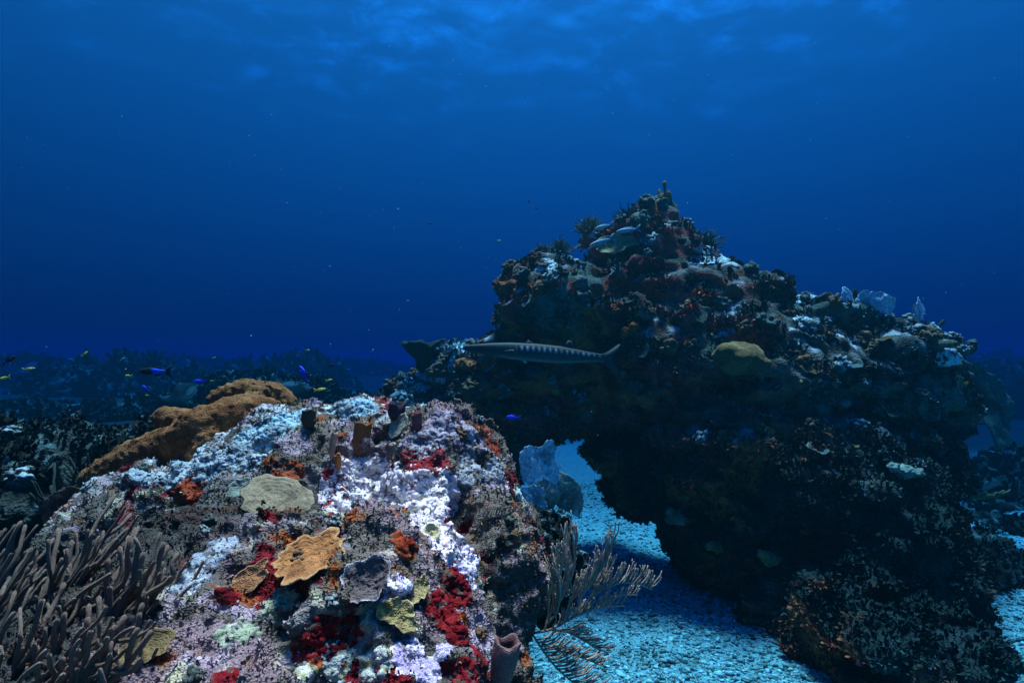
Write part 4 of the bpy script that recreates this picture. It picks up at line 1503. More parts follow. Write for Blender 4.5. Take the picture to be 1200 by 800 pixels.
def strew(protos, places, smin, smax, labels, cat, group, seed, name, lean=0.4):
    rr = random.Random(seed)
    for k, (p, q) in enumerate(places):
        me, lb = protos[k % len(protos)], labels[k % len(protos)]
        o = link(name, me, loc=Vector(p))
        o.rotation_euler = basis(face_dir(q, (0, 0, 1), lean), rr.uniform(0, 6.28))
        s_ = rr.uniform(smin, smax)
        o.scale = (s_ * rr.uniform(.8, 1.25), s_ * rr.uniform(.8, 1.25), s_ * rr.uniform(.7, 1.2))
        tag(o, lb, cat, group)


kn = [knob_mesh('knobby_coral', 1, (0.10, 0.13, 0.13), (0.05, 0.07, 0.065), (0.34, 0.44, 0.46), 16),
      knob_mesh('knobby_coral', 2, (0.035, 0.05, 0.045), (0.07, 0.085, 0.07), (0.10, 0.14, 0.13), 14),
      knob_mesh('knobby_coral', 3, (0.12, 0.06, 0.03), (0.16, 0.09, 0.05), (0.18, 0.14, 0.09), 18)]
LBK = ['small pale cyan knobby coral head growing on the arch', 'small dark green knobby coral head growing on the arch', 'small brown knobby coral head growing on the arch']
strew(kn, scatter(arch, 90, lambda p, q: q[2] > 0.0 and p[2] > -0.6, 3, 0.13), 0.5, 1.25, LBK, 'coral head', 'small knobby coral heads on the arch', 1, 'knobby_coral')
LBL = [x.replace('on the arch', 'on the ledge behind') for x in LBK]
strew(kn, scatter(ledge, 45, lambda p, q: q[2] > 0.0, 4, 0.12), 0.7, 1.5, LBL, 'coral head', 'small knobby coral heads on the ledge', 2, 'knobby_coral')
LBN = ['thumb sized pale knobby coral on the near rock', 'thumb sized dark knobby coral on the near rock', 'thumb sized brown knobby coral on the near rock']
strew(kn, scatter(near, 45, lambda p, q: q[2] > 0.1 and p[1] > 0.75, 5, 0.07), 0.14, 0.34, LBN, 'coral head', 'thumb sized corals on the near rock', 3, 'knobby_coral')
# leafy plates on the arch
lf = []
for k, c in enumerate(((0.04, 0.06, 0.05), (0.09, 0.13, 0.12), (0.09, 0.06, 0.03))):
    me = plate_mesh('leaf_coral', 0.07, lobes=5, depth=0.4, cup=0.25, ripple=0.1, thick=0.1, col=c, rim=np.array(c) * 1.7, seed=60.0 + k, rings=10, seg=36, ruff=0.08)
    lf.append(me)
LBF = ['dark green leafy coral blade on the face of the arch', 'pale teal leafy coral blade on the face of the arch', 'brown leafy coral blade on the face of the arch']
strew(lf, scatter(arch, 120, lambda p, q: q[2] > -0.5 and p[2] > -0.7, 7, 0.16), 0.3, 0.9, LBF, 'leaf coral', 'leafy coral blades on the arch', 4, 'leaf_coral', 0.45)
LBG = [x.replace('face of the arch', 'ledge behind') for x in LBF]
strew(lf, scatter(ledge, 30, lambda p, q: q[2] > -0.2, 8, 0.14), 0.5, 1.3, LBG, 'leaf coral', 'leafy coral blades on the ledge', 5, 'leaf_coral', 0.3)

# ------------------------------------------------------------------ turf: uncountable algae and polyps fuzzing every rock
def turf(rock, n, smin, smax, name, label, seed, test=None, lum=(0.7, 1.4), bare=-0.12):
    rr = np.random.default_rng(seed)
    V, N, C = rock['V'], rock['N'], rock['C']
    ok = (N * V).sum(1) < 0.15 * np.linalg.norm(V, axis=1)
    if test is not None:
        ok &= test(V, N)
    ok &= fbm(V, 1.2 / smax * 0.12, 4, seed) > bare
    idx = rr.choice(np.flatnonzero(ok), n)
    p, nn, c = V[idx], N[idx], C[idx]
    s = rr.uniform(smin, smax, n)[:, None]
    d = nn + rr.normal(0, 0.45, (n, 3)) + np.array([0.1, 0, 0.25])
    d /= np.linalg.norm(d, axis=1)[:, None]
    side = np.cross(d, rr.normal(size=(n, 3)))
    side /= np.linalg.norm(side, axis=1)[:, None]
    w = s * rr.uniform(0.18, 0.5, (n, 1))
    fw = np.cross(d, side)
    base0 = p - nn * s * 0.1
    mid = p + d * s * 0.6 + fw * s * 0.12
    tip = p + d * s + fw * s * rr.uniform(-0.4, 0.6, (n, 1))
    Vt = np.stack([base0 - side * w * 0.6, base0 + side * w * 0.6, mid + side * w, mid - side * w, tip + side * w * 0.45, tip - side * w * 0.45], 1)
    q = np.array([[0, 1, 2, 3], [3, 2, 4, 5]])
    Q = (np.arange(n)[:, None, None] * 6 + q[None]).reshape(-1, 4)
    cc_ = c * rr.uniform(lum[0], lum[1], (n, 1)) * (1 + rr.normal(0, 0.12, (n, 3)))
    cc_ = np.repeat(cc_, 6, 0)
    o = link(name, mesh_np(name, Vt.reshape(-1, 3), Q, cc_, smooth=False), mat=TURF)
    tag(o, label, 'algae', kind='stuff')


TURF = mat_attr('turf_fuzz', 200, 0.1, 0.001, 0.2, 0.95, 0.03)
turf(near, 50000, 0.003, 0.008, 'algae_turf', 'short fuzzy algae and polyps all over the near rock', 1, lum=(0.85, 1.6))
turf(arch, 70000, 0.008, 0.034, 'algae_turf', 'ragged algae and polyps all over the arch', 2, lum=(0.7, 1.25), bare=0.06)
turf(arch, 30000, 0.008, 0.034, 'algae_turf', 'algae in painted shade covering the lower flanks of the arch', 22, test=lambda V, N: V[:, 2] < -0.45, lum=(0.7, 1.3), bare=-1.0)  # takes its darkness from the shade painted into the arch colour
turf(ledge, 16000, 0.012, 0.04, 'algae_turf', 'ragged algae and polyps all over the ledge', 3)

# ------------------------------------------------------------------ background reef mounds
def mound(px, py, d, rx, rz, ry, label, seed, col0, col1, pale, h=0.05, name='reef_mound', n=6):
    c = at(px, py, d)
    rr = random.Random(seed)
    E = [(0, 0, 0, rx, ry, rz)]
    for _ in range(n):
        a = rr.uniform(0, 6.28)
        E.append((rx * 0.7 * math.cos(a), ry * 0.7 * math.sin(a), rr.uniform(-.3, .5) * rz, rx * .4, ry * .4, rz * .45))
    lo, hi = (-rx * 1.5, -ry * 1.5, -rz * 1.4), (rx * 1.5, ry * 1.5, rz * 1.6)
    f = 1.2 / rx
    V, Q = sdf_mesh(np.array(E), lo, hi, h, rx * 0.15, lambda P: -fbm(P, f, 3, seed * 3.0) * rz * 0.3 - (np.abs(fbm(P, f * 3, 3, seed)) - .2) * rz * 0.5 + fbm(P, f * 9, 3, seed + 2, 0.65) * rz * 0.25, band=rz * 0.7)
    V, Q = biggest(V, Q)
    N = vnormals(V, Q)
    n6 = fbm(V, f * 5, 4, seed + 1)
    C = mixc(np.tile(np.array(col0), (len(V), 1)), np.array(col1), sstep(-0.05, 0.2, n6))
    C = mixc(C, np.array(pale), sstep(0.35, 0.8, N[:, 2]) * sstep(0.08, 0.2, fbm(V, f * 5, 4, seed + 6, 0.65)))
    o = link(name, mesh_np(name, V, Q, C), None, ROCK, c)
    tag(o, label, 'reef mound')
    rk = dict(o=o, V=V + np.array(c), Q=Q, N=N, C=C, bvh=BVHTree.FromPolygons((V + np.array(c)).tolist(), Q.tolist()))
    return rk


D0, D1, DP = (0.010, 0.012, 0.011), (0.028, 0.036, 0.032), (0.07, 0.10, 0.10)
m1 = mound(30, 600, 2.7, 0.62, 0.40, 0.55, 'dark mound thick with soft corals at the left edge behind the sea rods', 1, D0, (0.035, 0.045, 0.04), (0.07, 0.12, 0.12), 0.028)
mound(60, 545, 5.2, 1.0, 0.35, 0.8, 'dim low mound beyond the left edge, in front of the pale plates', 2, D0, D1, DP, 0.05)
mound(165, 548, 4.4, 0.75, 0.24, 0.6, 'dim mound with pale blue plates left of the rusty brown sponge', 3, D0, D1, (0.10, 0.22, 0.24), 0.04)
FAR_300 = mound(300, 470, 9.5, 1.2, 0.42, 1.2, 'far hazy mound above the wrinkled brown sponge', 4, D0, D1, DP, 0.08)
FAR_185 = mound(185, 492, 10.5, 1.3, 0.36, 1.4, 'far hazy mound left of the first one, behind the blue fish', 5, D0, D1, DP, 0.09)
FAR_30 = mound(30, 500, 9.0, 1.3, 0.30, 1.2, 'far hazy mound at the left edge of the picture', 6, D0, D1, DP, 0.08)
FAR_410 = mound(410, 485, 12.0, 1.4, 0.4, 1.2, 'far hazy mound seen between the near rock and the ledge', 7, D0, D1, DP, 0.08)
m8 = mound(1130, 690, 4.9, 0.55, 0.45, 0.7, 'dark mound on the sand just right of the leg of the arch', 8, D0, D1, DP, 0.035)
FAR_1190 = mound(1190, 655, 6.2, 0.75, 0.36, 0.8, 'hazy blue mound at the right edge, higher of the pair', 9, D0, D1, DP, 0.05)
FAR_1215 = mound(1215, 580, 8.0, 0.9, 0.5, 0.8, 'far hazy mound cut by the right edge', 10, D0, D1, DP, 0.06)
FAR_1100 = mound(1100, 610, 7.5, 1.2, 0.35, 0.8, 'far low mound behind the right flank of the arch', 11, D0, D1, DP, 0.06)
for k, (px_, d, rx, top, lb) in enumerate((
    (130, 16, 2.6, 0.10, 'hazy reef ridge in the left distance, nearest of the far ridges'),
    (330, 22, 3.2, 0.30, 'hazy reef ridge seen over the wrinkled sponge mound'),
    (20, 24, 3.6, 0.30, 'hazy reef ridge at the far left edge'),
    (220, 34, 5.5, 0.45, 'faint blue reef ridge in the left background'),
    (80, 48, 8.0, 0.6, 'very faint reef ridge far off on the left'),
    (400, 42, 6.0, 0.35, 'very faint reef ridge far off left of the ledge'),
    (1190, 20, 3.0, 0.20, 'hazy reef ridge at the right edge behind the sea fan'),
    (1120, 36, 6.0, 0.6, 'very faint reef ridge far off on the right'),
)):
    FR = mound(px_, 430 + 1.6 / d * 715, d, rx, 1.6 + top, rx * 0.8, lb, 40 + k, D0, D1, DP, rx / 26, 'reef_ridge')
    turf(FR, 4000, rx * 0.02, rx * 0.07, 'algae_turf', 'shaggy growth on ' + lb, 60 + k, lum=(0.6, 2.0))
turf(m1, 12000, 0.008, 0.03, 'algae_turf', 'ragged algae on the dark left mound', 4)
turf(m8, 6000, 0.012, 0.04, 'algae_turf', 'ragged algae on the dark right mound', 5)
for k, (fm_, lb) in enumerate(((FAR_300, 'shaggy growth on the far mound above the wrinkled sponge'), (FAR_185, 'shaggy growth on the far mound behind the blue fish'),
                               (FAR_30, 'shaggy growth on the far mound at the left edge'), (FAR_410, 'shaggy growth on the far mound left of the ledge'),
                               (FAR_1190, 'shaggy growth on the hazy right mound'), (FAR_1215, 'shaggy growth on the mound cut by the right edge'),
                               (FAR_1100, 'shaggy growth on the low mound behind the arch'))):
    turf(fm_, 5000, 0.03, 0.11, 'algae_turf', lb, 6 + k, lum=(0.6, 2.0))
mound(634, 664, 2.66, 0.17, 0.24, 0.16, 'small dark mound behind the near rock that carries the blue sea fans', 12, D0, D1, (0.16, 0.24, 0.25), 0.014)
for k, (x, y, w_, lb) in enumerate(((28, 563, 44, 'pale cyan coral head on the dark left mound'), (105, 588, 46, 'bright cyan coral head between the left mound and the near rock'),
                                    (8, 508, 26, 'small pale blue coral head at the left edge'))):
    hh = hit(x, y, [m1])
    p = hh[0] if hh else at(x, y, 2.5)
    s_ = w_ / F_PX * p.y / 0.12
    o = link('knobby_coral', kn[0], loc=p)
    o.scale = (s_ * 1.2, s_, s_ * 0.7)
    tag(o, lb, 'coral head')
for k, (x, y, d, lb) in enumerate(((30, 560, 2.4, 'feathery dark soft coral on top of the left mound'), (75, 545, 2.6, 'feathery dark soft coral right of the top of the left mound'),
                                   (10, 520, 2.7, 'tallest feathery soft coral at the left edge'), (60, 575, 2.2, 'low feathery soft coral on the front of the left mound'),
                                   (100, 560, 2.5, 'spiky soft coral near the low end of the rusty sponge'))):
    b = at(x, y + 25, d)
    rods(b, [at(x + random.uniform(-30, 45), y - random.uniform(-15, 30), d + random.uniform(-.1, .1)) for _ in range(16)], 0.0065,
         (0.03, 0.04, 0.035), (0.08, 0.10, 0.085), lb, 'soft coral', 'bushy_coral', bend=(0.01, 0, -0.02), forks=0.6, seg=8)

# ------------------------------------------------------------------ coral rubble on the sand
def rubble():
    rr = np.random.default_rng(5)
    ph = (1 + 5 ** .5) / 2
    ico = np.array([(-1, ph, 0), (1, ph, 0), (-1, -ph, 0), (1, -ph, 0), (0, -1, ph), (0, 1, ph), (0, -1, -ph), (0, 1, -ph), (ph, 0, -1), (ph, 0, 1), (-ph, 0, -1), (-ph, 0, 1)]) / 1.9
    fc = np.array([(0, 11, 5), (0, 5, 1), (0, 1, 7), (0, 7, 10), (0, 10, 11), (1, 5, 9), (5, 11, 4), (11, 10, 2), (10, 7, 6), (7, 1, 8), (3, 9, 4), (3, 4, 2), (3, 2, 6), (3, 6, 8), (3, 8, 9), (4, 9, 5), (2, 4, 11), (6, 2, 10), (8, 6, 7), (9, 8, 1)])
    n = 120000
    y = 2.3 + rr.random(n) ** 1.8 * 6.5
    x = rr.uniform(-0.25, 0.95, n) * y * 0.95
    d = 1 - 0.4 * sstep(-0.3, 0.4, fbm(np.stack([x, y, x * 0], 1), 1.4, 3, 2.0))
    keep = rr.random(n) < d
    x, y = x[keep], y[keep]
    n = len(x)
    s = 0.0030 + 0.013 * rr.random(n) ** 3.5
    z = ground_z(x, y)
    sc = s[:, None] * rr.uniform(0.3, 1.6, (n, 3)) * np.array([1.35, 0.9, 0.6])
    V = ico[None] * sc[:, None] * (1 + rr.normal(0, 0.36, (n, 12, 1)))
    a = rr.uniform(0, 6.28, n)
    ca, sa = np.cos(a)[:, None], np.sin(a)[:, None]
    X = V[..., 0] * ca - V[..., 1] * sa + x[:, None]
    Y = V[..., 0] * sa + V[..., 1] * ca + y[:, None]
    Zz = V[..., 2] + z[:, None] + sc[:, 2:3] * 0.45
    P = np.stack([X, Y, Zz], -1).reshape(-1, 3)
    F = (np.arange(n)[:, None, None] * 12 + fc[None]).reshape(-1, 3)
    g = 0.20 + 0.40 * rr.random((n, 1)) ** 1.3
    g[rr.random(n) < 0.22] *= 0.3
    g *= (1 - 0.4 * sstep(5.2, 7.5, y))[:, None]
    g *= (1 - 0.45 * sstep(0.05, 0.3, fbm(np.stack([x, y, x * 0], 1), 5.0, 3, 12.0)))[:, None]
    c = g * np.array([0.50, 1.05, 1.08]) * (1 + rr.normal(0, 0.05, (n, 3)))
    o = link('coral_rubble', mesh_np('coral_rubble', P, F, np.repeat(c, 12, 0), smooth=False), mat=mat_attr('rubble', 60, 0.5, 0.006, 0.3))
    tag(o, 'pale broken coral rubble strewn over the sand', 'rubble', kind='stuff')


rubble()

def specks():
    rr = np.random.default_rng(11)
    n = 260
    y = rr.uniform(0.9, 7.0, n)
    p = np.stack([rr.uniform(-0.85, 0.85, n) * y, y, rr.uniform(-0.15, 0.55, n) * y], 1)
    p = p[p[:, 2] < 1.9]
    n = len(p)
    o6 = np.array([(1, 0, 0), (0, 1, 0), (0, 0, 1), (-1, 0, 0), (0, -1, 0), (0, 0, -1)], float)
    f8 = np.array([(0, 1, 2), (1, 3, 2), (3, 4, 2), (4, 0, 2), (1, 0, 5), (3, 1, 5), (4, 3, 5), (0, 4, 5)])
    V = p[:, None] + o6[None] * (rr.uniform(0.0005, 0.0015, (n, 1, 1)) * (0.5 + 0.35 * p[:, None, 1:2])) * rr.uniform(0.5, 1.5, (n, 1, 3))
    F = (np.arange(n)[:, None, None] * 6 + f8[None]).reshape(-1, 3)
    o = link('drifting_particles', mesh_np('drifting_particles', V.reshape(-1, 3), F, np.tile((0.35, 0.4, 0.4), (n * 6, 1))), mat=TURF)
    tag(o, 'tiny specks drifting in the open water', 'particles', kind='stuff')


specks()

# ------------------------------------------------------------------ fish
def fin_mesh(name, pts, thick, col, n=5):
    """thin solid fin from an outline in the x-z plane: fan of quads about the root edge, lens-shaped in section"""
    pts = np.array(pts, float)
    k = len(pts)
    c = pts.mean(0)
    V, Q = [], []
    for s in (-1, 1):
        V.append((c[0], s * thick, c[1]))
        for f in (0.5, 1.0):
            for p in pts:
                q = c + (p - c) * f
                V.append((q[0], s * thick * (0.8 if f < 1 else 0.12), q[1]))
    m = 1 + 2 * k
    T = []
    for s in (0, 1):
        o = s * m
        for i in range(k):
            j = (i + 1) % k
            a, b, a2, b2 = o + 1 + i, o + 1 + j, o + 1 + k + i, o + 1 + k + j
            T.append((o, a, b) if s else (o, b, a))
            T += [(a, a2, b2), (a, b2, b)] if s else [(a, b2, a2), (a, b, b2)]
    for i in range(k):
        j = (i + 1) % k
        T += [(1 + k + i, 1 + k + j, m + 1 + k + j), (1 + k + i, m + 1 + k + j, m + 1 + k + i)]
    C = np.tile(np.array(col, float), (len(V), 1))
    C *= (1 + 0.25 * np.sin(np.array(V)[:, 0] * 60 / max(1e-6, np.ptp(pts[:, 0])) * 0.2))[:, None]
    return mesh_np(name, np.array(V), np.array(T), C)


def fish_body(name, L, prof, colf, ns=48, nr=20):
    """loft along x: prof rows (u 0 nose..1 tail root, half height up, half height down, half width) in body lengths"""
    prof = np.array(prof)
    u = np.linspace(0, 1, ns)
    us = 0.5 - 0.5 * np.cos(u * np.pi)
    us = 0.6 * us + 0.4 * u
    hu, hd, hw = [np.interp(us, prof[:, 0], prof[:, i]) for i in (1, 2, 3)]
    for a_ in (hu, hd, hw):
        a_[1:-1] = (a_[:-2] + 2 * a_[1:-1] + a_[2:]) / 4
        a_[1:-1] = (a_[:-2] + 2 * a_[1:-1] + a_[2:]) / 4
    th = np.linspace(0, 2 * np.pi, nr, endpoint=False)
    cz, cy = np.sin(th), np.cos(th)
    Zf = np.where(cz[None] > 0, hu[:, None], hd[:, None]) * np.sign(cz) * np.abs(cz) ** 0.95
    Yf = hw[:, None] * np.sign(cy) * np.abs(cy) ** 0.9
    X = (0.5 - us)[:, None] * np.ones(nr)
    V = np.stack([X, Yf, Zf], -1).reshape(-1, 3) * L
    i = np.arange(ns * nr).reshape(ns, nr)
    j = np.roll(i, -1, 1)
    Q = np.stack([i[:-1].ravel(), j[:-1].ravel(), j[1:].ravel(), i[1:].ravel()], 1)
    uu = np.repeat(us, nr)
    vv = np.tile(cz, ns)
    return mesh_np(name, V, Q, colf(uu, vv, V / L))


def eye(parent, L, u, v, w, r):
    for s in (-1, 1):
        m = MB()
        th = np.linspace(0, np.pi, 8)
        ph_ = np.linspace(0, 2 * np.pi, 12, endpoint=False)
        V = np.stack([np.outer(np.sin(th), np.cos(ph_)), np.outer(np.cos(th), np.ones(12)) * s, np.outer(np.sin(th), np.sin(ph_))], -1).reshape(-1, 3) * r * L
        V[:, 1] *= 0.6
        i = np.arange(96).reshape(8, 12)
        j = np.roll(i, -1, 1)
        Q = np.stack([i[:-1].ravel(), j[:-1].ravel(), j[1:].ravel(), i[1:].ravel()], 1)
        C = np.tile(np.array([0.30, 0.30, 0.26]), (96, 1))
        C[:48] = (0.01, 0.01, 0.012)
        V += np.array([(0.5 - u) * L, s * w * L, v * L])
        m.add(V, Q, C)
        m.build('eye', SKIN, parent)


def orient(o, heading, roll=0.0):
    h_ = Vector(heading).normalized()
    yaw = math.atan2(h_.y, h_.x)
    pit = -math.asin(h_.z)
    o.rotation_euler = (roll, pit, yaw)


# barracuda
BL_ = 1.0
def cuda_col(u, v, P):
    n = len(u)
    C = np.tile(np.array([0.010, 0.022, 0.026]), (n, 1))
    C = mixc(C, np.array([0.035, 0.065, 0.070]), sstep(0.55, 0.1, v))
    C = mixc(C, np.array([0.12, 0.16, 0.16]), sstep(-0.55, -0.8, v) * sstep(0.18, 0.3, u))
    C = mixc(C, np.array([0.022, 0.035, 0.037]), sstep(0.3, 0.12, u) * 0.85)
    s = np.sin(u * 2 * np.pi * 25 + v * 1.3)
    bars = (0.45 + 0.9 * np.clip(fbm(P, 14, 2, 9.0) + 0.4, 0, 1)) * sstep(0.1, 0.8, s + 0.8 * fbm(P, 22, 2, 19.0)) * sstep(0.06, 0.18, v) * sstep(0.68, 0.52, v) * sstep(0.28, 0.42, u)
    C = mixc(C, np.array([0.36, 0.46, 0.48]), np.clip(bars, 0, 1) * 0.9)
    lat = sstep(0.08, 0.0, np.abs(v - 0.02)) * sstep(0.25, 0.35, u)
    C = mixc(C, np.array([0.03, 0.045, 0.05]), lat * 0.8)
    sp = sstep(0.22, 0.34, fbm(P, 26, 2, 4.0)) * sstep(-0.2, -0.35, v) * sstep(-0.7, -0.5, v) * sstep(0.5, 0.7, u)
    C = mixc(C, np.array([0.015, 0.015, 0.02]), sp)
    return C


bt = empty('barracuda', at(626, 413, 3.85), 'long silver barracuda swimming left in front of the arch', 'fish')
orient(bt, (-1, -0.10, 0.075))
prof = [(a_, b_ * 1.1, c_ * 1.1, d_) for a_, b_, c_, d_ in [(0, .004, .006, .004), (.03, .014, .016, .010), (.10, .026, .028, .018), (.20, .040, .042, .030), (.32, .052, .052, .040), (.5, .058, .058, .046),
        (.68, .054, .056, .042), (.80, .042, .046, .031), (.9, .030, .032, .020), (.97, .025, .027, .012), (1.0, .026, .027, .006)]]
BLn = 0.90
link('body', fish_body('body', BLn, prof, cuda_col, 260, 40), bt, SKIN)
FC = (0.025, 0.04, 0.045)
fm = lambda nm, pts, th_, c: link(nm, fin_mesh(nm, np.array(pts) * BLn, th_ * BLn, c), bt, SKIN)
fm('tail_fin', [(-.48, .024), (-.53, .050), (-.60, .105), (-.615, .108), (-.575, .04), (-.555, .0), (-.575, -.045), (-.63, -.135), (-.61, -.13), (-.53, -.055), (-.48, -.025)], 0.005, FC)
fm('dorsal_fin', [(-.20, .050), (-.235, .105), (-.262, .100), (-.27, .075), (-.285, .046)], 0.004, FC)
fm('dorsal_fin', [(.08, .055), (.045, .085), (.02, .068), (-.01, .056)], 0.004, FC)
fm('anal_fin', [(-.20, -.052), (-.23, -.092), (-.255, -.088), (-.265, -.062), (-.285, -.042)], 0.004, FC)
fm('pelvic_fin', [(.10, -.05), (.06, -.080), (.045, -.076), (.05, -.054)], 0.004, (0.4, 0.45, 0.45))
for s in (-1, 1):
    pf = link('pectoral_fin', fin_mesh('pectoral_fin', np.array([(0, .008), (-.07, .0), (-.085, -.018), (-.07, -.022), (0, -.010)]) * BLn, 0.003 * BLn, FC), bt, SKIN, Vector((0.22, 0.037 * s, -0.012)) * BLn)
    pf.rotation_euler = (0.15 * s, 0.3, -0.25 * s)
m = MB()   # the jaw line and the projecting lower jaw
m.tube(np.array([(.512, 0, -.010), (.47, 0, -.020), (.40, 0, -.031)]) * BLn, .005 * BLn, .008 * BLn, (0.06, 0.08, 0.08), (0.1, 0.12, 0.12), 8)
m.build('lower_jaw', SKIN, bt)
eye(bt, BLn, 0.135, 0.012, 0.019, 0.0105)

FP = [(0, .01, .01, .01), (.06, .07, .06, .035), (.18, .14, .13, .07), (.38, .19, .18, .085), (.6, .16, .15, .07), (.8, .085, .085, .04), (.93, .048, .048, .018), (1, .045, .045, .008)]
FP2 = [(0, .01, .01, .01), (.06, .05, .04, .03), (.2, .10, .09, .06), (.4, .125, .12, .065), (.65, .10, .10, .05), (.85, .055, .055, .028), (1, .036, .036, .006)]


def small_fish(name, label, L, colf, fin_c, prof_, tail=0.17, group=None):
    t_ = empty(name, (0, 0, 0), label, 'fish', group)
    link('body', fish_body('body', L * 0.8, prof_, colf, 36, 18), t_, SKIN)
    f_ = lambda nm, pts: link(nm, fin_mesh(nm, np.array(pts) * L, 0.006 * L, fin_c), t_, SKIN)
    H = prof_[3][1] * 0.8
    f_('tail_fin', [(-.38, .035), (-.43, .09), (-.56, tail), (-.58, tail * .95), (-.47, .0), (-.58, -tail * .95), (-.56, -tail), (-.43, -.09), (-.38, -.035)])
    f_('dorsal_fin', [(.14, H * .9), (.06, H * 1.30), (-.10, H * 1.25), (-.24, H * 1.1), (-.30, H * .62), (-.2, H * .6)])
    f_('anal_fin', [(-.04, -H * .85), (-.12, -H * 1.25), (-.24, -H * 1.1), (-.30, -H * .6)])
    for s in (-1, 1):
        p_ = link('pectoral_fin', fin_mesh('pectoral_fin', np.array([(0, .02), (-.12, .03), (-.15, -.02), (-.1, -.05), (0, -.02)]) * L, .005 * L, fin_c), t_, SKIN, Vector((0.17 * L, prof_[3][3] * 0.76 * L * s, -0.02 * L)))
        p_.rotation_euler = (0, 0.2, -0.5 * s)
    eye(t_, L * 0.8, 0.12, 0.02, prof_[1][3] + 0.012, 0.022)
    return t_


def col2(front, back, split=0.5, soft=0.1, belly=None):
    def f(u, v, P):
        C = mixc(np.tile(np.array(front, float), (len(u), 1)), np.array(back, float), sstep(split - soft, split + soft, u))
        if belly is not None:
            C = mixc(C, np.array(belly), sstep(-0.2, -0.7, v))
        return C
    return f


def stripes(u, v, P):
    C = np.tile(np.array([0.12, 0.30, 0.42]), (len(u), 1))
    C = mixc(C, np.array([0.55, 0.70, 0.75]), sstep(0.2, 0.8, np.sin(v * 9 + 0.6)))
    return C


def place(t_, px, py, d, heading, label=None, scale=1.0, first=False):
    o = t_ if first else copy_tree(t_)
    o.location = at(px, py, d)
    orient(o, heading)
    o.scale = (scale,) * 3
    if label:
        o['label'] = label
    return o


DARK, BLUE = (0.006, 0.010, 0.022), (0.02, 0.10, 1.0)
two = small_fish('reef_fish', '', 0.17, col2(DARK, BLUE, 0.55, 0.10), DARK, FP2)
place(two, 178, 435, 2.75, (-1, 0.1, 0.0), 'dark fish with a glowing blue rear half, above the rusty brown sponge', 1.0, True)
blue = small_fish('blue_fish', '', 0.065, col2((0.01, 0.05, 0.85), (0.01, 0.03, 0.45), 0.7, 0.15), (0.01, 0.03, 0.4), FP, group='small vivid blue fish')
place(blue, 600, 489, 2.6, (-1, 0.2, 0.05), 'vivid blue fish alone in front of the dark foot of the arch', 1.05, True)
place(blue, 233, 447, 2.9, (-1, 0.1, 0.0), 'small blue fish just right of the two coloured dark and blue fish', 1.1)
place(blue, 355, 437, 2.5, (-0.5, 0.2, 0.9), 'blue fish pointing steeply up over the cyan crusts', 1.35)
place(blue, 797, 252, 5.5, (1, 0.3, 0.0), 'tiny blue fish in open water right of the peak', 0.8)
place(blue, 266, 345, 6.0, (1, 0.3, 0.0), 'tiny blue fish alone in the open water on the left', 0.6)
place(blue, 170, 455, 3.4, (-0.8, 0.3, 0.5), 'dim blue fish under the two coloured dark and blue fish', 1.2)
dk = small_fish('dark_fish', '', 0.07, col2(DARK, (0.01, 0.015, 0.07), 0.6, 0.2), DARK, FP, group='small dark fish')
place(dk, 12, 421, 2.8, (0.8, 0.1, 0.5), 'dark fish near the left edge of the picture', 1.0, True)
place(dk, 388, 428, 3.2, (0.7, 0.2, 0.5), 'small dark fish above and right of the upright blue fish', 0.6)
place(dk, 345, 444, 2.7, (-0.3, 0.2, 0.9), 'dark fish touching the upright blue fish from the left', 0.6)
place(dk, 620, 236, 6.0, (0.4, 0.3, 0.8), 'upper of two tiny dark fish high left of the peak', 0.7)
place(dk, 629, 244, 6.0, (1, 0.3, 0.1), 'lower of two tiny dark fish high left of the peak', 0.75)
place(dk, 505, 262, 7.0, (1, 0.3, 0.1), 'faint dark fish in open water above the barracuda', 0.9)
yl = small_fish('yellow_fish', '', 0.055, col2((0.75, 0.70, 0.04), (0.6, 0.55, 0.08), 0.8, 0.1, (0.7, 0.7, 0.3)), (0.6, 0.55, 0.1), FP2, group='small yellow fish')
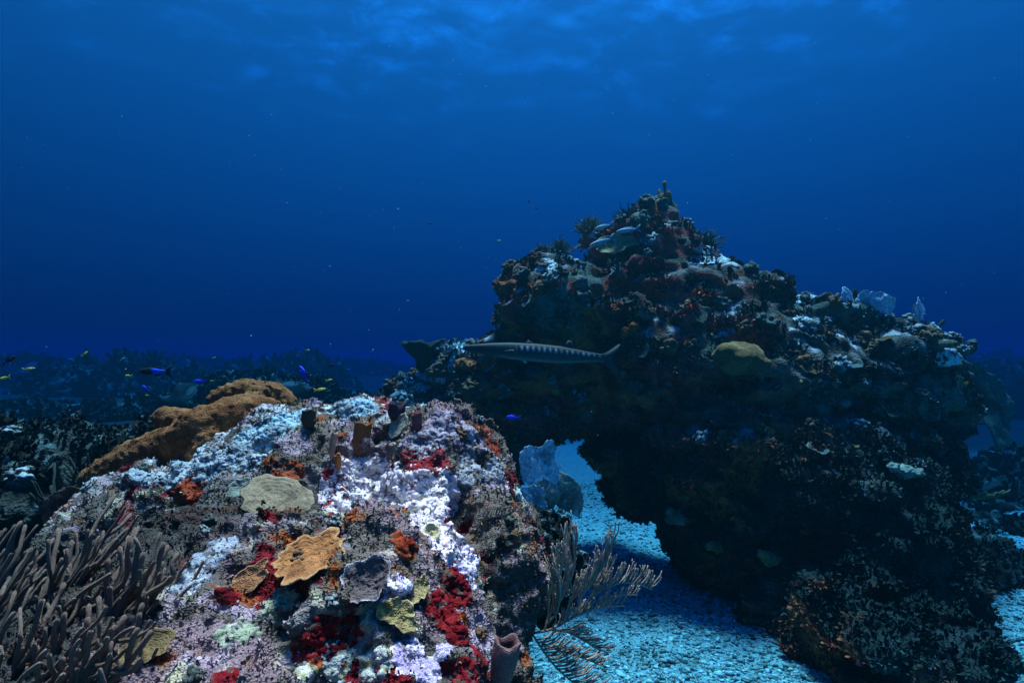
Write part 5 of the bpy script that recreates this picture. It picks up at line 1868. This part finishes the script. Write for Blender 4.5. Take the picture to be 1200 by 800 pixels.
for k, (x, y, d, hd, sc, lb) in enumerate((
    (376, 456, 2.3, (1, .2, .15), 0.85, 'bright yellow fish right above the cyan crusts on the crest'),
    (386, 445, 2.6, (1, .2, .2), 0.55, 'small dull yellow fish just above the bright yellow one'),
    (150, 440, 2.6, (-1, .2, .05), 0.7, 'yellow fish just left of the two coloured dark and blue fish'),
    (35, 432, 2.6, (1, .2, .15), 0.95, 'yellow fish below the dark fish near the left edge'),
    (4, 443, 2.4, (-1, .1, -.2), 0.95, 'yellow fish cut by the left edge of the picture'),
    (100, 414, 2.9, (0.7, .2, .7), 0.7, 'yellow fish slanting upwards in the open water on the left'),
    (144, 420, 3.4, (0.6, .2, .7), 0.5, 'faint yellow fish above and left of the two coloured fish'),
    (251, 419, 3.6, (1, .2, .3), 0.45, 'faint yellow fish high above the wrinkled sponge mound'),
    (361, 410, 3.0, (1, .2, .1), 0.45, 'tiny greenish yellow fish above the upright blue fish'),
    (437, 410, 4.0, (0.6, .2, .8), 0.5, 'tiny pale fish in open water left of the ledge'),
    (478, 352, 4.5, (1, .2, .1), 0.45, 'tiny pale fish in open water above the barrel sponge'),
    (585, 282, 4.5, (1, .2, .1), 0.6, 'tiny yellow fish in open water left of the crest'),
    (172, 463, 3.2, (-1, .2, .0), 0.5, 'faint pale fish under the dim blue fish'),
    (540, 290, 5.5, (0.2, .2, .9), 0.5, 'faint upright fish in open water above the left shoulder of the arch'),
    (248, 446, 3.0, (-1, .2, .0), 0.4, 'tiny pale fish right of the small blue fish'),
)):
    place(yl, x, y, d, hd, lb, sc, k == 0)
sf = small_fish('striped_fish', '', 0.28, stripes, (0.1, 0.25, 0.35), FP2, group='blue and white striped fish')
h0 = hit(725, 285, [arch])
dz = (h0[0].y if h0 else 4.5) - 0.22
place(sf, 703, 284, dz, (-0.9, 0.1, -0.28), 'striped pale blue fish resting lowest on the crest below the peak', 0.72, True)
place(sf, 734, 270, dz + 0.05, (-0.95, 0.1, -0.12), 'striped blue fish just above the yellow leaf plate', 0.68)
place(sf, 706, 266, dz + 0.1, (-0.9, 0.1, -0.2), 'striped white fish half hidden behind the other two', 0.55)
